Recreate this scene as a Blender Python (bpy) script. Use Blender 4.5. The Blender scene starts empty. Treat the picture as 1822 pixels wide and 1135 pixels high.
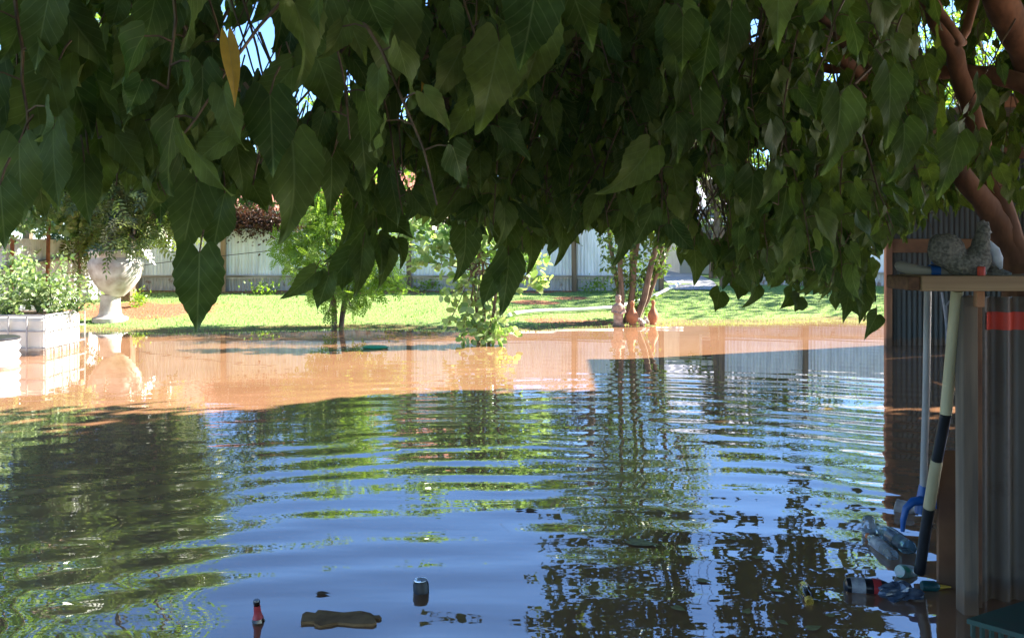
import bpy, math, random
import numpy as np
from mathutils import Vector, Matrix
random.seed(7); rng = np.random.default_rng(11)
S = bpy.context.scene
COL = S.collection
F, CX, HZ, H = 1578.0, 911.0, 430.0, 1.5          # focal length in pixels, picture centre, horizon row, eye height

def P(px, py, Y):                                   # a picture position at distance Y -> world point
    return np.array([(px - CX) / F * Y, Y, H - (py - HZ) / F * Y])
def W(px, py):                                      # the point of the water (z = 0) seen at that position
    return P(px, py, H * F / (py - HZ))

# ------------------------------------------------------------------ materials
def new_mat(name):
    m = bpy.data.materials.new(name); m.use_nodes = True
    nt = m.node_tree
    return m, nt, nt.nodes['Principled BSDF'], nt.nodes['Material Output']
def nd(nt, t, **k):
    n = nt.nodes.new(t)
    for a, v in k.items(): setattr(n, a, v)
    return n
def ramp(nt, stops):
    r = nd(nt, 'ShaderNodeValToRGB'); e = r.color_ramp.elements
    e[0].position, e[0].color = stops[0][0], (*stops[0][1], 1)
    e[1].position, e[1].color = stops[-1][0], (*stops[-1][1], 1)
    for p, c in stops[1:-1]:
        x = e.new(p); x.color = (*c, 1)
    return r
def math_n(nt, op, a, b=None, c=None):
    n = nd(nt, 'ShaderNodeMath', operation=op)
    for i, v in enumerate((a, b, c)):
        if v is None: continue
        if isinstance(v, (int, float)): n.inputs[i].default_value = v
        else: nt.links.new(v, n.inputs[i])
    return n.outputs[0]
def mat(name, c1, c2=None, scale=8, rough=.7, stretch=(1, 1, 1), bump=0, metal=0, spec=.5, detail=6, lo=.35, hi=.65):
    """noise mottled colour between c1 and c2 in object space"""
    m, nt, b, o = new_mat(name)
    b.inputs['Roughness'].default_value = rough; b.inputs['Metallic'].default_value = metal
    b.inputs['Specular IOR Level'].default_value = spec
    if c2 is None: c2 = tuple(x * .75 for x in c1)
    tc = nd(nt, 'ShaderNodeTexCoord'); mp = nd(nt, 'ShaderNodeMapping'); mp.inputs['Scale'].default_value = stretch
    nz = nd(nt, 'ShaderNodeTexNoise'); nz.inputs['Scale'].default_value = scale; nz.inputs['Detail'].default_value = detail
    nt.links.new(tc.outputs['Object'], mp.inputs[0]); nt.links.new(mp.outputs[0], nz.inputs['Vector'])
    r = ramp(nt, [(lo, c2), (hi, c1)])
    nt.links.new(nz.outputs[0], r.inputs[0]); nt.links.new(r.outputs[0], b.inputs['Base Color'])
    if bump:
        bn = nd(nt, 'ShaderNodeBump'); bn.inputs['Strength'].default_value = .6; bn.inputs['Distance'].default_value = bump
        nt.links.new(nz.outputs[0], bn.inputs['Height']); nt.links.new(bn.outputs[0], b.inputs['Normal'])
    return m
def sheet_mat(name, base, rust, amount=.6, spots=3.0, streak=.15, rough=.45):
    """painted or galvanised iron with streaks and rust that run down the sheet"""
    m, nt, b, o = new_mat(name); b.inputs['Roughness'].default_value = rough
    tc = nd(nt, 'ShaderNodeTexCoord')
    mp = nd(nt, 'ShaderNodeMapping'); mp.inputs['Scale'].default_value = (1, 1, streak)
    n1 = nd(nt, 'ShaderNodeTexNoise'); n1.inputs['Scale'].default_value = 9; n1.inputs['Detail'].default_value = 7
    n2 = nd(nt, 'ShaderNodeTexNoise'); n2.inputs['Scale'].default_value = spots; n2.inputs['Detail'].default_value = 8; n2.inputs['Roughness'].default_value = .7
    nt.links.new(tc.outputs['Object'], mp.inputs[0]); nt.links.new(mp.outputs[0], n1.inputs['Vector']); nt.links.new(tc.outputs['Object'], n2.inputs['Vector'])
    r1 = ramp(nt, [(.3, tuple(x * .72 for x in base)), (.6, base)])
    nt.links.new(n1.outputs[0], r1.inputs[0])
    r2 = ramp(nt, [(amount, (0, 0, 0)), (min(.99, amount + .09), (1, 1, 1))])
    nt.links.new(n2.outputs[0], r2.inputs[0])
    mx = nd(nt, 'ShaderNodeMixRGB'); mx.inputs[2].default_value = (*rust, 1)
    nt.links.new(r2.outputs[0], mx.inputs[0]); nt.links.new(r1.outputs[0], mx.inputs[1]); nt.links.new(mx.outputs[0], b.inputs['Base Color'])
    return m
def leaf_mat(name, dark, light, trans=.35, vein=None, rough=.45, spec=.4, trans_tint=(1.3, 1.5, .6)):
    """leaf: colour differs from leaf to leaf (attribute rnd), light passes through the blade"""
    m, nt, b, o = new_mat(name)
    at = nd(nt, 'ShaderNodeAttribute', attribute_name='rnd')
    r = ramp(nt, [(0, dark), (1, light)]); nt.links.new(at.outputs['Fac'], r.inputs[0]); colour = r.outputs[0]
    if vein:
        uv = nd(nt, 'ShaderNodeUVMap', uv_map='UVMap'); sp = nd(nt, 'ShaderNodeSeparateXYZ'); nt.links.new(uv.outputs[0], sp.inputs[0])
        a = math_n(nt, 'ABSOLUTE', math_n(nt, 'SUBTRACT', sp.outputs[0], .5))
        s = math_n(nt, 'SUBTRACT', sp.outputs[1], math_n(nt, 'MULTIPLY', math_n(nt, 'POWER', a, .85), .75))
        pp = math_n(nt, 'PINGPONG', s, .075)
        side = math_n(nt, 'ADD', .45, math_n(nt, 'MULTIPLY', math_n(nt, 'MINIMUM', math_n(nt, 'MULTIPLY', pp, 75.0), 1.0), .55))
        mid = math_n(nt, 'MINIMUM', math_n(nt, 'MULTIPLY', a, 38.0), 1.0)
        k = math_n(nt, 'SUBTRACT', 1.0, math_n(nt, 'MINIMUM', side, mid))
        k = math_n(nt, 'MAXIMUM', k, 0.0)
        k = math_n(nt, 'MULTIPLY', k, .5)
        tc = nd(nt, 'ShaderNodeTexCoord')
        nz = nd(nt, 'ShaderNodeTexNoise'); nz.inputs['Scale'].default_value = 60; nz.inputs['Detail'].default_value = 3
        nt.links.new(tc.outputs['Object'], nz.inputs['Vector'])
        hs = nd(nt, 'ShaderNodeHueSaturation'); nt.links.new(colour, hs.inputs['Color'])
        nt.links.new(math_n(nt, 'ADD', math_n(nt, 'MULTIPLY', nz.outputs[0], .7), .65), hs.inputs['Value'])
        mx = nd(nt, 'ShaderNodeMixRGB'); mx.inputs[2].default_value = (*vein, 1)
        nt.links.new(k, mx.inputs[0]); nt.links.new(hs.outputs[0], mx.inputs[1]); colour = mx.outputs[0]
        bn = nd(nt, 'ShaderNodeBump'); bn.inputs['Strength'].default_value = .35; bn.inputs['Distance'].default_value = .004
        nt.links.new(math_n(nt, 'SUBTRACT', 1.0, k), bn.inputs['Height']); nt.links.new(bn.outputs[0], b.inputs['Normal'])
    nt.links.new(colour, b.inputs['Base Color'])
    b.inputs['Roughness'].default_value = rough; b.inputs['Specular IOR Level'].default_value = spec
    tr = nd(nt, 'ShaderNodeBsdfTranslucent'); mul = nd(nt, 'ShaderNodeMixRGB', blend_type='MULTIPLY'); mul.inputs[0].default_value = 1
    mul.inputs[2].default_value = (*trans_tint, 1); nt.links.new(colour, mul.inputs[1]); nt.links.new(mul.outputs[0], tr.inputs[0])
    ms = nd(nt, 'ShaderNodeMixShader'); ms.inputs[0].default_value = trans
    nt.links.new(b.outputs[0], ms.inputs[1]); nt.links.new(tr.outputs[0], ms.inputs[2]); nt.links.new(ms.outputs[0], o.inputs[0])
    return m
def glass_mat(name, colour, rough=.08):
    m, nt, b, o = new_mat(name)
    b.inputs['Base Color'].default_value = (*colour, 1); b.inputs['Transmission Weight'].default_value = .85; b.inputs['Roughness'].default_value = rough
    b.inputs['IOR'].default_value = 1.3
    return m

M = {}
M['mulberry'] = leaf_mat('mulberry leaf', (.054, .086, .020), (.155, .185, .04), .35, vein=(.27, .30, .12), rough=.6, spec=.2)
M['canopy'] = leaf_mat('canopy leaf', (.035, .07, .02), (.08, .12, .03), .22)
M['yellow_leaf'] = leaf_mat('yellowed leaf', (.6, .32, .03), (.7, .42, .05), .5, vein=(.5, .35, .12), trans_tint=(1.2, 1, .6))
M['ash'] = leaf_mat('ash leaf', (.05, .08, .025), (.17, .20, .06), .42, rough=.3, spec=.7)
M['feather'] = leaf_mat('feathery leaf', (.13, .22, .03), (.32, .42, .08), .45)
M['sapling'] = leaf_mat('sapling leaf', (.14, .25, .07), (.40, .48, .26), .45, rough=.35)
M['bush'] = leaf_mat('bush leaf', (.05, .10, .025), (.18, .25, .06), .35)
M['yellowgreen'] = leaf_mat('yellow green leaf', (.12, .17, .03), (.26, .28, .06), .4)
M['pale_leaf'] = leaf_mat('pale vegetable leaf', (.10, .17, .06), (.33, .40, .20), .35)
M['dead'] = leaf_mat('dry creeper', (.05, .03, .02), (.13, .06, .035), .2, trans_tint=(1.2, .9, .7))
M['bark'] = mat('bark', (.27, .115, .055), (.12, .052, .026), 14, .85, (1, 1, .35), bump=.01)
M['twig'] = mat('twig', (.20, .115, .05), (.09, .05, .025), 30, .8)
M['greybark'] = mat('grey bark', (.23, .16, .105), (.10, .068, .045), 14, .9, (1, 1, .3), bump=.01)
M['white_iron'] = sheet_mat('white painted iron', (.84, .89, .93), (.30, .17, .10), .66, 2.2)
M['left_iron'] = sheet_mat('sun bleached white iron', (.74, .74, .73), (.22, .2, .2), .60, 3.5)
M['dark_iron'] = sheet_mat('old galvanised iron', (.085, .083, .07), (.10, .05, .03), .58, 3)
M['near_iron'] = sheet_mat('weathered galvanised iron', (.165, .125, .09), (.12, .085, .06), .52, 7)
M['tan_post'] = mat('tan timber', (.42, .29, .17), (.25, .16, .09), 12, .85, (1, 1, .1), bump=.003)
M['grey_post'] = mat('grey timber', (.22, .155, .10), (.09, .07, .05), 16, .9, (1, 1, .08), bump=.004)
M['rail'] = mat('rail timber', (.40, .36, .30), (.20, .17, .13), 10, .85, (.15, 1, 1))
M['brown_wood'] = mat('brown timber', (.30, .14, .06), (.14, .06, .03), 10, .75, (.3, 1, .3))
M['edge_wood'] = mat('orange brown timber', (.45, .21, .10), (.25, .11, .06), 10, .8, (1, 1, .12))
M['shelf_wood'] = mat('raw pine', (.46, .29, .14), (.33, .19, .09), 7, .7, (.15, 6, 6), bump=.002)
M['end_grain'] = mat('dark end grain', (.19, .09, .04), (.10, .045, .02), 40, .85)
M['rust'] = mat('rust', (.36, .14, .06), (.20, .07, .03), 12, .9)
M['ibc'] = mat('ivory plastic', (.62, .60, .53), (.52, .49, .41), 3, .4)
M['cage'] = mat('galvanised tube', (.30, .30, .30), (.2, .2, .2), 12, .5)
M['black_plastic'] = mat('black plastic', (.025, .025, .027), (.015, .015, .015), 10, .35)
M['white_plastic'] = mat('white plastic', (.8, .8, .79), (.72, .71, .69), 4, .4)
M['soil'] = mat('soil', (.12, .07, .04), (.06, .035, .02), 20, .95)
M['stone_white'] = mat('white cast stone', (.60, .56, .52), (.34, .28, .24), 5, .75, bump=.004)
M['statue'] = mat('pinkish cast stone', (.52, .36, .28), (.30, .19, .14), 18, .85, bump=.01)
M['terracotta'] = mat('terracotta', (.44, .17, .07), (.30, .11, .05), 12, .75)
M['pebble'] = mat('pale stone', (.62, .58, .52), (.35, .32, .28), 25, .85)
M['hose'] = mat('pale hose', (.72, .72, .66), (.62, .62, .56), 6, .45)
M['dark_hose'] = mat('black hose', (.04, .04, .035), (.03, .03, .03), 6, .5)
M['cream'] = mat('cream wood', (.52, .43, .24), (.40, .32, .17), 14, .6, (1, 1, .1))
M['white_pole'] = mat('dull white pole', (.46, .42, .38), (.34, .31, .28), 14, .5, (1, 1, .1))
M['blue'] = mat('blue plastic', (.015, .10, .33), (.01, .075, .26), 12, .4)
M['red'] = mat('red tape', (.75, .08, .04), (.62, .06, .03), 8, .55)
M['red_label'] = mat('red label', (.60, .05, .05), (.42, .03, .03), 30, .45)
M['amber'] = mat('dark amber glass', (.035, .014, .008), (.025, .01, .006), 10, .08, spec=.8)
M['can_black'] = mat('black can enamel', (.012, .011, .012), (.02, .018, .02), 20, .3, spec=.35)
M['can_metal'] = mat('aluminium', (.75, .75, .76), (.6, .6, .62), 20, .3, metal=1)
M['clear'] = glass_mat('clear plastic', (.80, .88, .90))
M['bluish_clear'] = glass_mat('bluish clear plastic', (.45, .68, .75))
M['label_grey'] = mat('grey label', (.40, .40, .40), (.22, .22, .24), 40, .5)
M['yellow'] = mat('yellow plastic', (.70, .45, .06), (.6, .36, .04), 10, .45)
M['orange'] = mat('orange plastic', (.75, .22, .06), (.65, .18, .05), 10, .45)
M['green_can'] = mat('green print', (.05, .30, .18), (.45, .45, .42), 30, .35)
M['bag'] = mat('dark blue plastic film', (.03, .05, .09), (.10, .13, .17), 25, .2, spec=.8, bump=.006)
M['green_mat'] = mat('dull green rubber', (.035, .085, .06), (.05, .075, .055), 14, .65, bump=.004)
M['rooster'] = mat('speckled grey stone', (.30, .26, .20), (.12, .105, .08), 90, .85, bump=.008, detail=3)
M['rooster_white'] = mat('white breast paint', (.68, .70, .72), (.5, .5, .52), 30, .7)
M['bone'] = mat('pale driftwood', (.42, .37, .29), (.28, .24, .19), 10, .8, (.2, 1, 1))
M['roof_tile'] = mat('terracotta tile', (.50, .20, .12), (.36, .13, .08), 4, .8)
M['brick'] = mat('pinkish brick', (.46, .24, .18), (.34, .17, .13), 9, .85)
M['house_wall'] = mat('cream render', (.62, .56, .46), (.52, .46, .38), 2, .85)
M['pale_roof'] = mat('pale metal roof', (.60, .58, .62), (.5, .48, .52), 2, .5)
M['window_dark'] = mat('dark window', (.03, .035, .04), (.05, .06, .07), 1, .1)
M['path'] = mat('pale concrete', (.42, .40, .41), (.32, .30, .30), 6, .9)
M['reflected_leaf'] = mat('reflected leaf', (.19, .10, .045), (.10, .055, .025), 30, .8, spec=.1)  # colour stands for dark leaf reflections on the water
M['teal'] = mat('teal plastic', (.015, .10, .10), (.01, .07, .075), 10, .4)
M['reflection_brown'] = mat('reflection brown', (.34, .19, .08), (.22, .115, .05), 18, .8, spec=.1, bump=.004)  # colour stands for a brown reflection on the water
M['yellow_leaf_float'] = mat('fallen yellow green leaf', (.34, .30, .08), (.20, .17, .04), 30, .6)
M['green_float'] = mat('green plastic', (.02, .30, .12), (.02, .22, .08), 6, .4)

def tide(name, height=.10, mud=(.16, .09, .05)):
    """a ragged line of dried mud left on what stands in the flood, by real height above the water"""
    nt = M[name].node_tree; b = nt.nodes['Principled BSDF']; src = b.inputs['Base Color'].links[0].from_socket
    g = nd(nt, 'ShaderNodeNewGeometry'); sp = nd(nt, 'ShaderNodeSeparateXYZ'); nt.links.new(g.outputs['Position'], sp.inputs[0])
    n = nd(nt, 'ShaderNodeTexNoise'); n.inputs['Scale'].default_value = 7; n.inputs['Detail'].default_value = 6; nt.links.new(g.outputs['Position'], n.inputs['Vector'])
    h = math_n(nt, 'ADD', height - .06, math_n(nt, 'MULTIPLY', n.outputs[0], .14))
    k = math_n(nt, 'MULTIPLY', math_n(nt, 'SUBTRACT', h, sp.outputs[2]), 14.0)
    k = math_n(nt, 'MINIMUM', math_n(nt, 'MAXIMUM', k, 0.0), .75)
    mx = nd(nt, 'ShaderNodeMixRGB'); mx.inputs[2].default_value = (*mud, 1); nt.links.new(k, mx.inputs[0]); nt.links.new(src, mx.inputs[1]); nt.links.new(mx.outputs[0], b.inputs['Base Color'])
for nm, h_ in (('ibc', .10), ('white_plastic', .07), ('near_iron', .09), ('grey_post', .09), ('dark_iron', .12), ('edge_wood', .12), ('brown_wood', .10), ('statue', .06), ('terracotta', .04), ('cage', .08)): tide(nm, h_)

# ------------------------------------------------------------------ mesh helpers
def link(o, parent=None):
    COL.objects.link(o)
    if parent is not None: o.parent = parent
    return o
def empty(name, loc, label, cat, group=None):
    o = bpy.data.objects.new(name, None); o.location = Vector(loc); o.empty_display_size = .1
    o['label'] = label; o['category'] = cat
    if group: o['group'] = group
    return link(o)
def tag(o, label=None, cat=None, group=None, kind=None):
    if label: o['label'] = label
    if cat: o['category'] = cat
    if group: o['group'] = group
    if kind: o['kind'] = kind
    return o
class MB:
    def __init__(s): s.v = []; s.f = []
    def add(s, v, f):
        n = len(s.v); s.v += [tuple(map(float, x)) for x in v]; s.f += [tuple(i + n for i in q) for q in f]; return s
    def box(s, lo, hi, M4=None):
        x0, y0, z0 = lo; x1, y1, z1 = hi
        v = [(x0,y0,z0),(x1,y0,z0),(x1,y1,z0),(x0,y1,z0),(x0,y0,z1),(x1,y0,z1),(x1,y1,z1),(x0,y1,z1)]
        if M4 is not None: v = [tuple(M4 @ Vector(q)) for q in v]
        return s.add(v, [(0,3,2,1),(4,5,6,7),(0,1,5,4),(1,2,6,5),(2,3,7,6),(3,0,4,7)])
    def bar(s, a, b, w, d, up=(0, 0, 1)):           # rectangular bar from a to b
        a, b = Vector(a), Vector(b); z = (b - a); L = z.length; z.normalize()
        x = z.cross(Vector(up))
        if x.length < 1e-3: x = z.cross(Vector((0, 1, 0)))
        x.normalize(); y = z.cross(x)
        m = Matrix((x, y, z)).transposed().to_4x4(); m.translation = a
        return s.box((-w/2, -d/2, 0), (w/2, d/2, L), m)
    def tube(s, pts, r, n=8, caps=True):
        pts = [Vector(p) for p in pts]; k = len(pts)
        if isinstance(r, (int, float)): r = [r] * k
        v = []; prev = None
        for i, p in enumerate(pts):
            t = (pts[min(i+1, k-1)] - pts[max(i-1, 0)])
            if t.length < 1e-9: t = Vector((0, 0, 1))
            t.normalize()
            x = (prev - t * prev.dot(t)) if prev is not None else t.orthogonal()
            if x.length < 1e-6: x = t.orthogonal()
            x.normalize(); prev = x; y = t.cross(x)
            for j in range(n):
                a = 2 * math.pi * j / n
                v.append(p + (x * math.cos(a) + y * math.sin(a)) * r[i])
        f = [(i*n+j, i*n+(j+1)%n, (i+1)*n+(j+1)%n, (i+1)*n+j) for i in range(k-1) for j in range(n)]
        if caps: f += [tuple(reversed(range(n))), tuple(range((k-1)*n, k*n))]
        return s.add(v, f)
    def lathe(s, prof, o=(0, 0, 0), ax=(0, 0, 1), n=20, flat=(1, 1)):   # prof: (radius, height) along the axis
        z = Vector(ax).normalized(); x = z.orthogonal().normalized() if abs(z.z) < .999 else Vector((1, 0, 0)); y = z.cross(x); o = Vector(o)
        v = [o + z*h + x*(r*flat[0]*math.cos(2*math.pi*j/n)) + y*(r*flat[1]*math.sin(2*math.pi*j/n)) for r, h in prof for j in range(n)]
        k = len(prof)
        f = [(i*n+j, i*n+(j+1)%n, (i+1)*n+(j+1)%n, (i+1)*n+j) for i in range(k-1) for j in range(n)]
        f += [tuple(reversed(range(n))), tuple(range((k-1)*n, k*n))]
        return s.add(v, f)
    def ball(s, c, r, n=14, m=9):
        rx, ry, rz = (r, r, r) if isinstance(r, (int, float)) else r
        prof = [(max(1e-4, math.sin(math.pi*i/(m-1))), -math.cos(math.pi*i/(m-1))) for i in range(m)]
        v = [(c[0]+rx*q*math.cos(2*math.pi*j/n), c[1]+ry*q*math.sin(2*math.pi*j/n), c[2]+rz*h) for q, h in prof for j in range(n)]
        f = [(i*n+j, i*n+(j+1)%n, (i+1)*n+(j+1)%n, (i+1)*n+j) for i in range(m-1) for j in range(n)]
        return s.add(v, f)
    def build(s, name, m, parent=None, smooth=True, bevel=0):
        off = Vector((0, 0, 0)); q = parent
        while q is not None: off += q.location; q = q.parent
        me = bpy.data.meshes.new(name)
        me.from_pydata([tuple(Vector(x) - off) for x in s.v], [], s.f); me.validate(); me.update()
        if smooth: me.shade_smooth()
        me.materials.append(m)
        if smooth and hasattr(me, 'set_sharp_from_angle'): me.set_sharp_from_angle(angle=math.radians(40))
        o = link(bpy.data.objects.new(name, me), parent)
        if bevel:
            b = o.modifiers.new('Bevel', 'BEVEL'); b.width = bevel; b.segments = 2; b.limit_method = 'ANGLE'
        return o
def own(mb, name, m, label, cat, loc=None, group=None, smooth=True, bevel=0):
    """a top-level thing that is a single mesh, its origin at its base"""
    o = mb.build(name, m, None, smooth, bevel)
    c = np.array([v.co[:] for v in o.data.vertices])
    l = Vector(((c[:,0].min()+c[:,0].max())/2, (c[:,1].min()+c[:,1].max())/2, c[:,2].min())) if loc is None else Vector(loc)
    o.data.transform(Matrix.Translation(-l)); o.location = l
    return tag(o, label, cat, group)
def np_mesh(name, V, Fq, m, parent=None, uv=None, rnd=None, smooth=True):
    """V (n,3) world positions, Fq (k,4) or (k,3) quads"""
    off = np.zeros(3); q = parent
    while q is not None: off += np.array(q.location); q = q.parent
    V = np.asarray(V, dtype=np.float32) - off.astype(np.float32); Fq = np.asarray(Fq, dtype=np.int32)
    me = bpy.data.meshes.new(name); k, s = Fq.shape
    me.vertices.add(len(V)); me.vertices.foreach_set('co', V.ravel())
    me.loops.add(k*s); me.loops.foreach_set('vertex_index', Fq.ravel())
    me.polygons.add(k); me.polygons.foreach_set('loop_start', np.arange(0, k*s, s, dtype=np.int32))
    me.update(calc_edges=True)
    if uv is not None:
        l = me.uv_layers.new(name='UVMap'); l.data.foreach_set('uv', np.asarray(uv, dtype=np.float32)[Fq.ravel()].ravel())
    if rnd is not None:
        a = me.attributes.new('rnd', 'FLOAT', 'POINT'); a.data.foreach_set('value', np.asarray(rnd, dtype=np.float32))
    me.validate()
    if smooth: me.shade_smooth()
    me.materials.append(m)
    return link(bpy.data.objects.new(name, me), parent)

# ------------------------------------------------------------------ leaves
def heart_leaf(rows, cols, width=.36, fold=.25, bend=.2, twist=0., teeth=0., wave=.0):
    """heart-shaped blade hanging along -z from its stalk at the origin, length 1"""
    ts = np.linspace(0, 1, rows)
    wp = np.interp(ts, [0, .06, .16, .28, .42, .58, .72, .84, .93, 1], np.array([.52, .80, .97, 1, .90, .68, .44, .24, .11, 0]) * width)
    us = np.linspace(-1, 1, 2*cols+1); V = []; UV = []
    for i, t in enumerate(ts):
        for u in us:
            a = abs(u); w = wp[i] * (1 + (teeth * (1 if i % 2 else -1) if a > .99 and 0 < i < rows-1 else 0))
            x = u * w
            z = -t + .15 * math.sin(a * math.pi * .62) * math.exp(-t / .14) - (teeth * .5 * a if i % 2 else 0) * .3
            y = fold * abs(x) * (1 - .4 * a) - bend * t * t + wave * math.sin(t * 9 + (2 if u > 0 else 0)) * a * .06
            ca, sa = math.cos(twist * t), math.sin(twist * t)
            V.append((x*ca - y*sa, x*sa + y*ca, z)); UV.append((.5 + x / (2*width), t))
    n = len(us)
    Fq = [(i*n+j, i*n+j+1, (i+1)*n+j+1, (i+1)*n+j) for i in range(rows-1) for j in range(n-1)]
    return np.array(V), np.array(Fq), np.array(UV)
def merge(parts):
    V = []; Fq = []; UV = []; n = 0
    for v, f, u in parts: V.append(v); Fq.append(f + n); UV.append(u); n += len(v)
    return np.concatenate(V), np.concatenate(Fq), np.concatenate(UV)
def small_leaf(aspect=.5, fold=.15):
    w = aspect / 2
    V = np.array([(0, 0, 0), (-w, fold*w, -.42), (0, 0, -.5), (w, fold*w, -.42), (0, -.04, -1)])
    V = np.array([(0,0,0), (-w, fold, -.4), (0, 0, -1), (w, fold, -.4)]); 
    return V, np.array([(0, 1, 2, 3)]), np.array([(.5, 0), (0, .4), (.5, 1), (1, .4)])
def round_leaf():
    a = np.linspace(0, 2*math.pi, 8, endpoint=False)
    V = np.array([(.36*math.sin(t), .10*abs(math.sin(t)), -.5 + .5*math.cos(t)) for t in a])
    return V, np.array([(0,1,2,3), (0,3,4,5), (0,5,6,7)]), np.stack([V[:,0]+.5, -V[:,2]], 1)
def frond(n=5, length=.42, aspect=.34, spread=65, droop=.12):
    """pinnate leaf of 2n+1 leaflets along a stalk of length 1"""
    base = small_leaf(aspect, .08); ps = []
    for i in range(n):
        t = .18 + .78 * i / n
        for s in (-1, 1):
            a = math.radians(spread - 18*t) * s
            R = np.array([[math.cos(a), 0, -math.sin(a)], [0, 1, 0], [math.sin(a), 0, math.cos(a)]])
            L = length * (1 - .35 * abs(t - .45))
            ps.append(((base[0] * L) @ R.T + np.array([0, -droop*t*t, -t]), base[1], base[2]))
    ps.append((base[0]*length*.9 + np.array([0, -droop, -.95]), base[1], base[2]))
    return merge(ps)
def unit(a): return a / np.maximum(np.linalg.norm(a, axis=-1, keepdims=True), 1e-9)
def frames(d, n):
    d = unit(d); n = n - (n*d).sum(-1, keepdims=True)*d; n = unit(n); x = np.cross(n, -d)
    return np.stack([x, n, -d], axis=-1)
def scatter(tmpl, Pos, R, size, rnd=None):
    V, Fq, UV = tmpl; N = len(Pos); k = len(V)
    W_ = np.einsum('nij,kj->nki', R, V) * np.asarray(size).reshape(-1, 1, 1) + Pos[:, None, :]
    Fa = (Fq[None] + (np.arange(N) * k)[:, None, None]).reshape(-1, Fq.shape[1])
    r = rng.random(N) if rnd is None else rnd
    return W_.reshape(-1, 3), Fa, np.tile(UV, (N, 1)), np.repeat(r, k)
class Leaves:
    def __init__(s): s.V = []; s.F = []; s.U = []; s.R = []; s.n = 0
    def add(s, V, Fq, U, R):
        s.V.append(V); s.F.append(Fq + s.n); s.U.append(U); s.R.append(R); s.n += len(V)
    def build(s, name, m, parent=None, smooth=True):
        return np_mesh(name, np.concatenate(s.V), np.concatenate(s.F), m, parent, np.concatenate(s.U), np.concatenate(s.R), smooth)
def rand_dirs(N, down=.0, spread=1.0):
    d = unit(rng.normal(size=(N, 3))) * spread; d[:, 2] -= down
    return unit(d)

# ------------------------------------------------------------------ ground
SX = [-60, -8, -5, -3, -1, 0, 1.4, 3, 6.8, 60]; SY = [15.0, 14.9, 14.55, 15.35, 14.95, 14.75, 15.75, 16.1, 17.1, 18]
def ground_z(X, Y):
    ys = np.interp(X, SX, SY) + .16*np.sin(X*2.3) + .07*np.sin(X*6.1 + 1)
    t = (Y - ys) / (20.2 - ys)
    z = np.where(t < 0, np.maximum(t * .55, -.55), .40 * np.minimum(t, 1.25))
    z = z + np.where(Y > 21.5, np.minimum((Y - 21.5) * .004, .5), 0)
    return z + .012*np.sin(X*1.7 + Y*1.1)*np.cos(Y*2.3 - X*.6) * np.clip((t+.3)*3, 0, 1)
gx = np.concatenate([[-260, -120, -60, -30, -20, -15], np.arange(-12, 12.01, .12), [15, 20, 30, 60, 120, 260]])
gy = np.concatenate([[-80, -40, -20, -10, -4, 0, 4, 8, 10, 12], np.arange(13, 22.01, .10), [24, 27, 30, 40, 60, 100, 200, 420]])
GX, GY = np.meshgrid(gx, gy, indexing='xy'); GZ = ground_z(GX, GY)
GZ = np.where((GX < -9.2) & (GY < 22), np.maximum(GZ, np.where(GX < -10.5, .1, -.6)), GZ)
nx = len(gx); ny = len(gy)
gF = np.array([(j*nx+i, j*nx+i+1, (j+1)*nx+i+1, (j+1)*nx+i) for j in range(ny-1) for i in range(nx-1)])
m, nt, b, o = new_mat('lawn and soil')
geo = nd(nt, 'ShaderNodeNewGeometry'); sp = nd(nt, 'ShaderNodeSeparateXYZ'); nt.links.new(geo.outputs['Position'], sp.inputs[0])
n1 = nd(nt, 'ShaderNodeTexNoise'); n1.inputs['Scale'].default_value = 1.3; n1.inputs['Detail'].default_value = 7; n1.inputs['Roughness'].default_value = .62
n2 = nd(nt, 'ShaderNodeTexNoise'); n2.inputs['Scale'].default_value = 26; n2.inputs['Detail'].default_value = 5
nt.links.new(geo.outputs['Position'], n1.inputs['Vector']); nt.links.new(geo.outputs['Position'], n2.inputs['Vector'])
grassr = ramp(nt, [(.30, (.13, .21, .05)), (.52, (.21, .30, .09)), (.72, (.32, .36, .14))]); nt.links.new(n2.outputs[0], grassr.inputs[0])
soilr = ramp(nt, [(.3, (.20, .085, .045)), (.7, (.42, .20, .11))]); nt.links.new(n2.outputs[0], soilr.inputs[0])
# bare soil: a strip along the back fence, a patch by the urn, patches on the lawn, all broken by noise
def blob(cx, cy, rx, ry):
    dx = math_n(nt, 'DIVIDE', math_n(nt, 'SUBTRACT', sp.outputs[0], cx), rx); dy = math_n(nt, 'DIVIDE', math_n(nt, 'SUBTRACT', sp.outputs[1], cy), ry)
    return math_n(nt, 'SUBTRACT', 1.0, math_n(nt, 'ADD', math_n(nt, 'MULTIPLY', dx, dx), math_n(nt, 'MULTIPLY', dy, dy)))
k = math_n(nt, 'MAXIMUM', blob(-7.4, 17.2, 2.0, 1.25), blob(-3.4, 20.2, 6.4, .8))
k = math_n(nt, 'MAXIMUM', k, blob(1.25, 19.0, .55, .35)); k = math_n(nt, 'MAXIMUM', k, blob(.45, 18.3, .6, .3)); k = math_n(nt, 'MAXIMUM', k, blob(1.0, 16.1, 1.1, .35))
k = math_n(nt, 'ADD', k, math_n(nt, 'MULTIPLY', math_n(nt, 'SUBTRACT', n1.outputs[0], .5), 2.6))
k = math_n(nt, 'MINIMUM', math_n(nt, 'MAXIMUM', math_n(nt, 'MULTIPLY', math_n(nt, 'SUBTRACT', k, .15), 4.0), 0.0), 1.0)
wet = math_n(nt, 'MINIMUM', math_n(nt, 'MAXIMUM', math_n(nt, 'MULTIPLY', math_n(nt, 'SUBTRACT', .045, sp.outputs[2]), 40.0), 0.0), .75)
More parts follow.
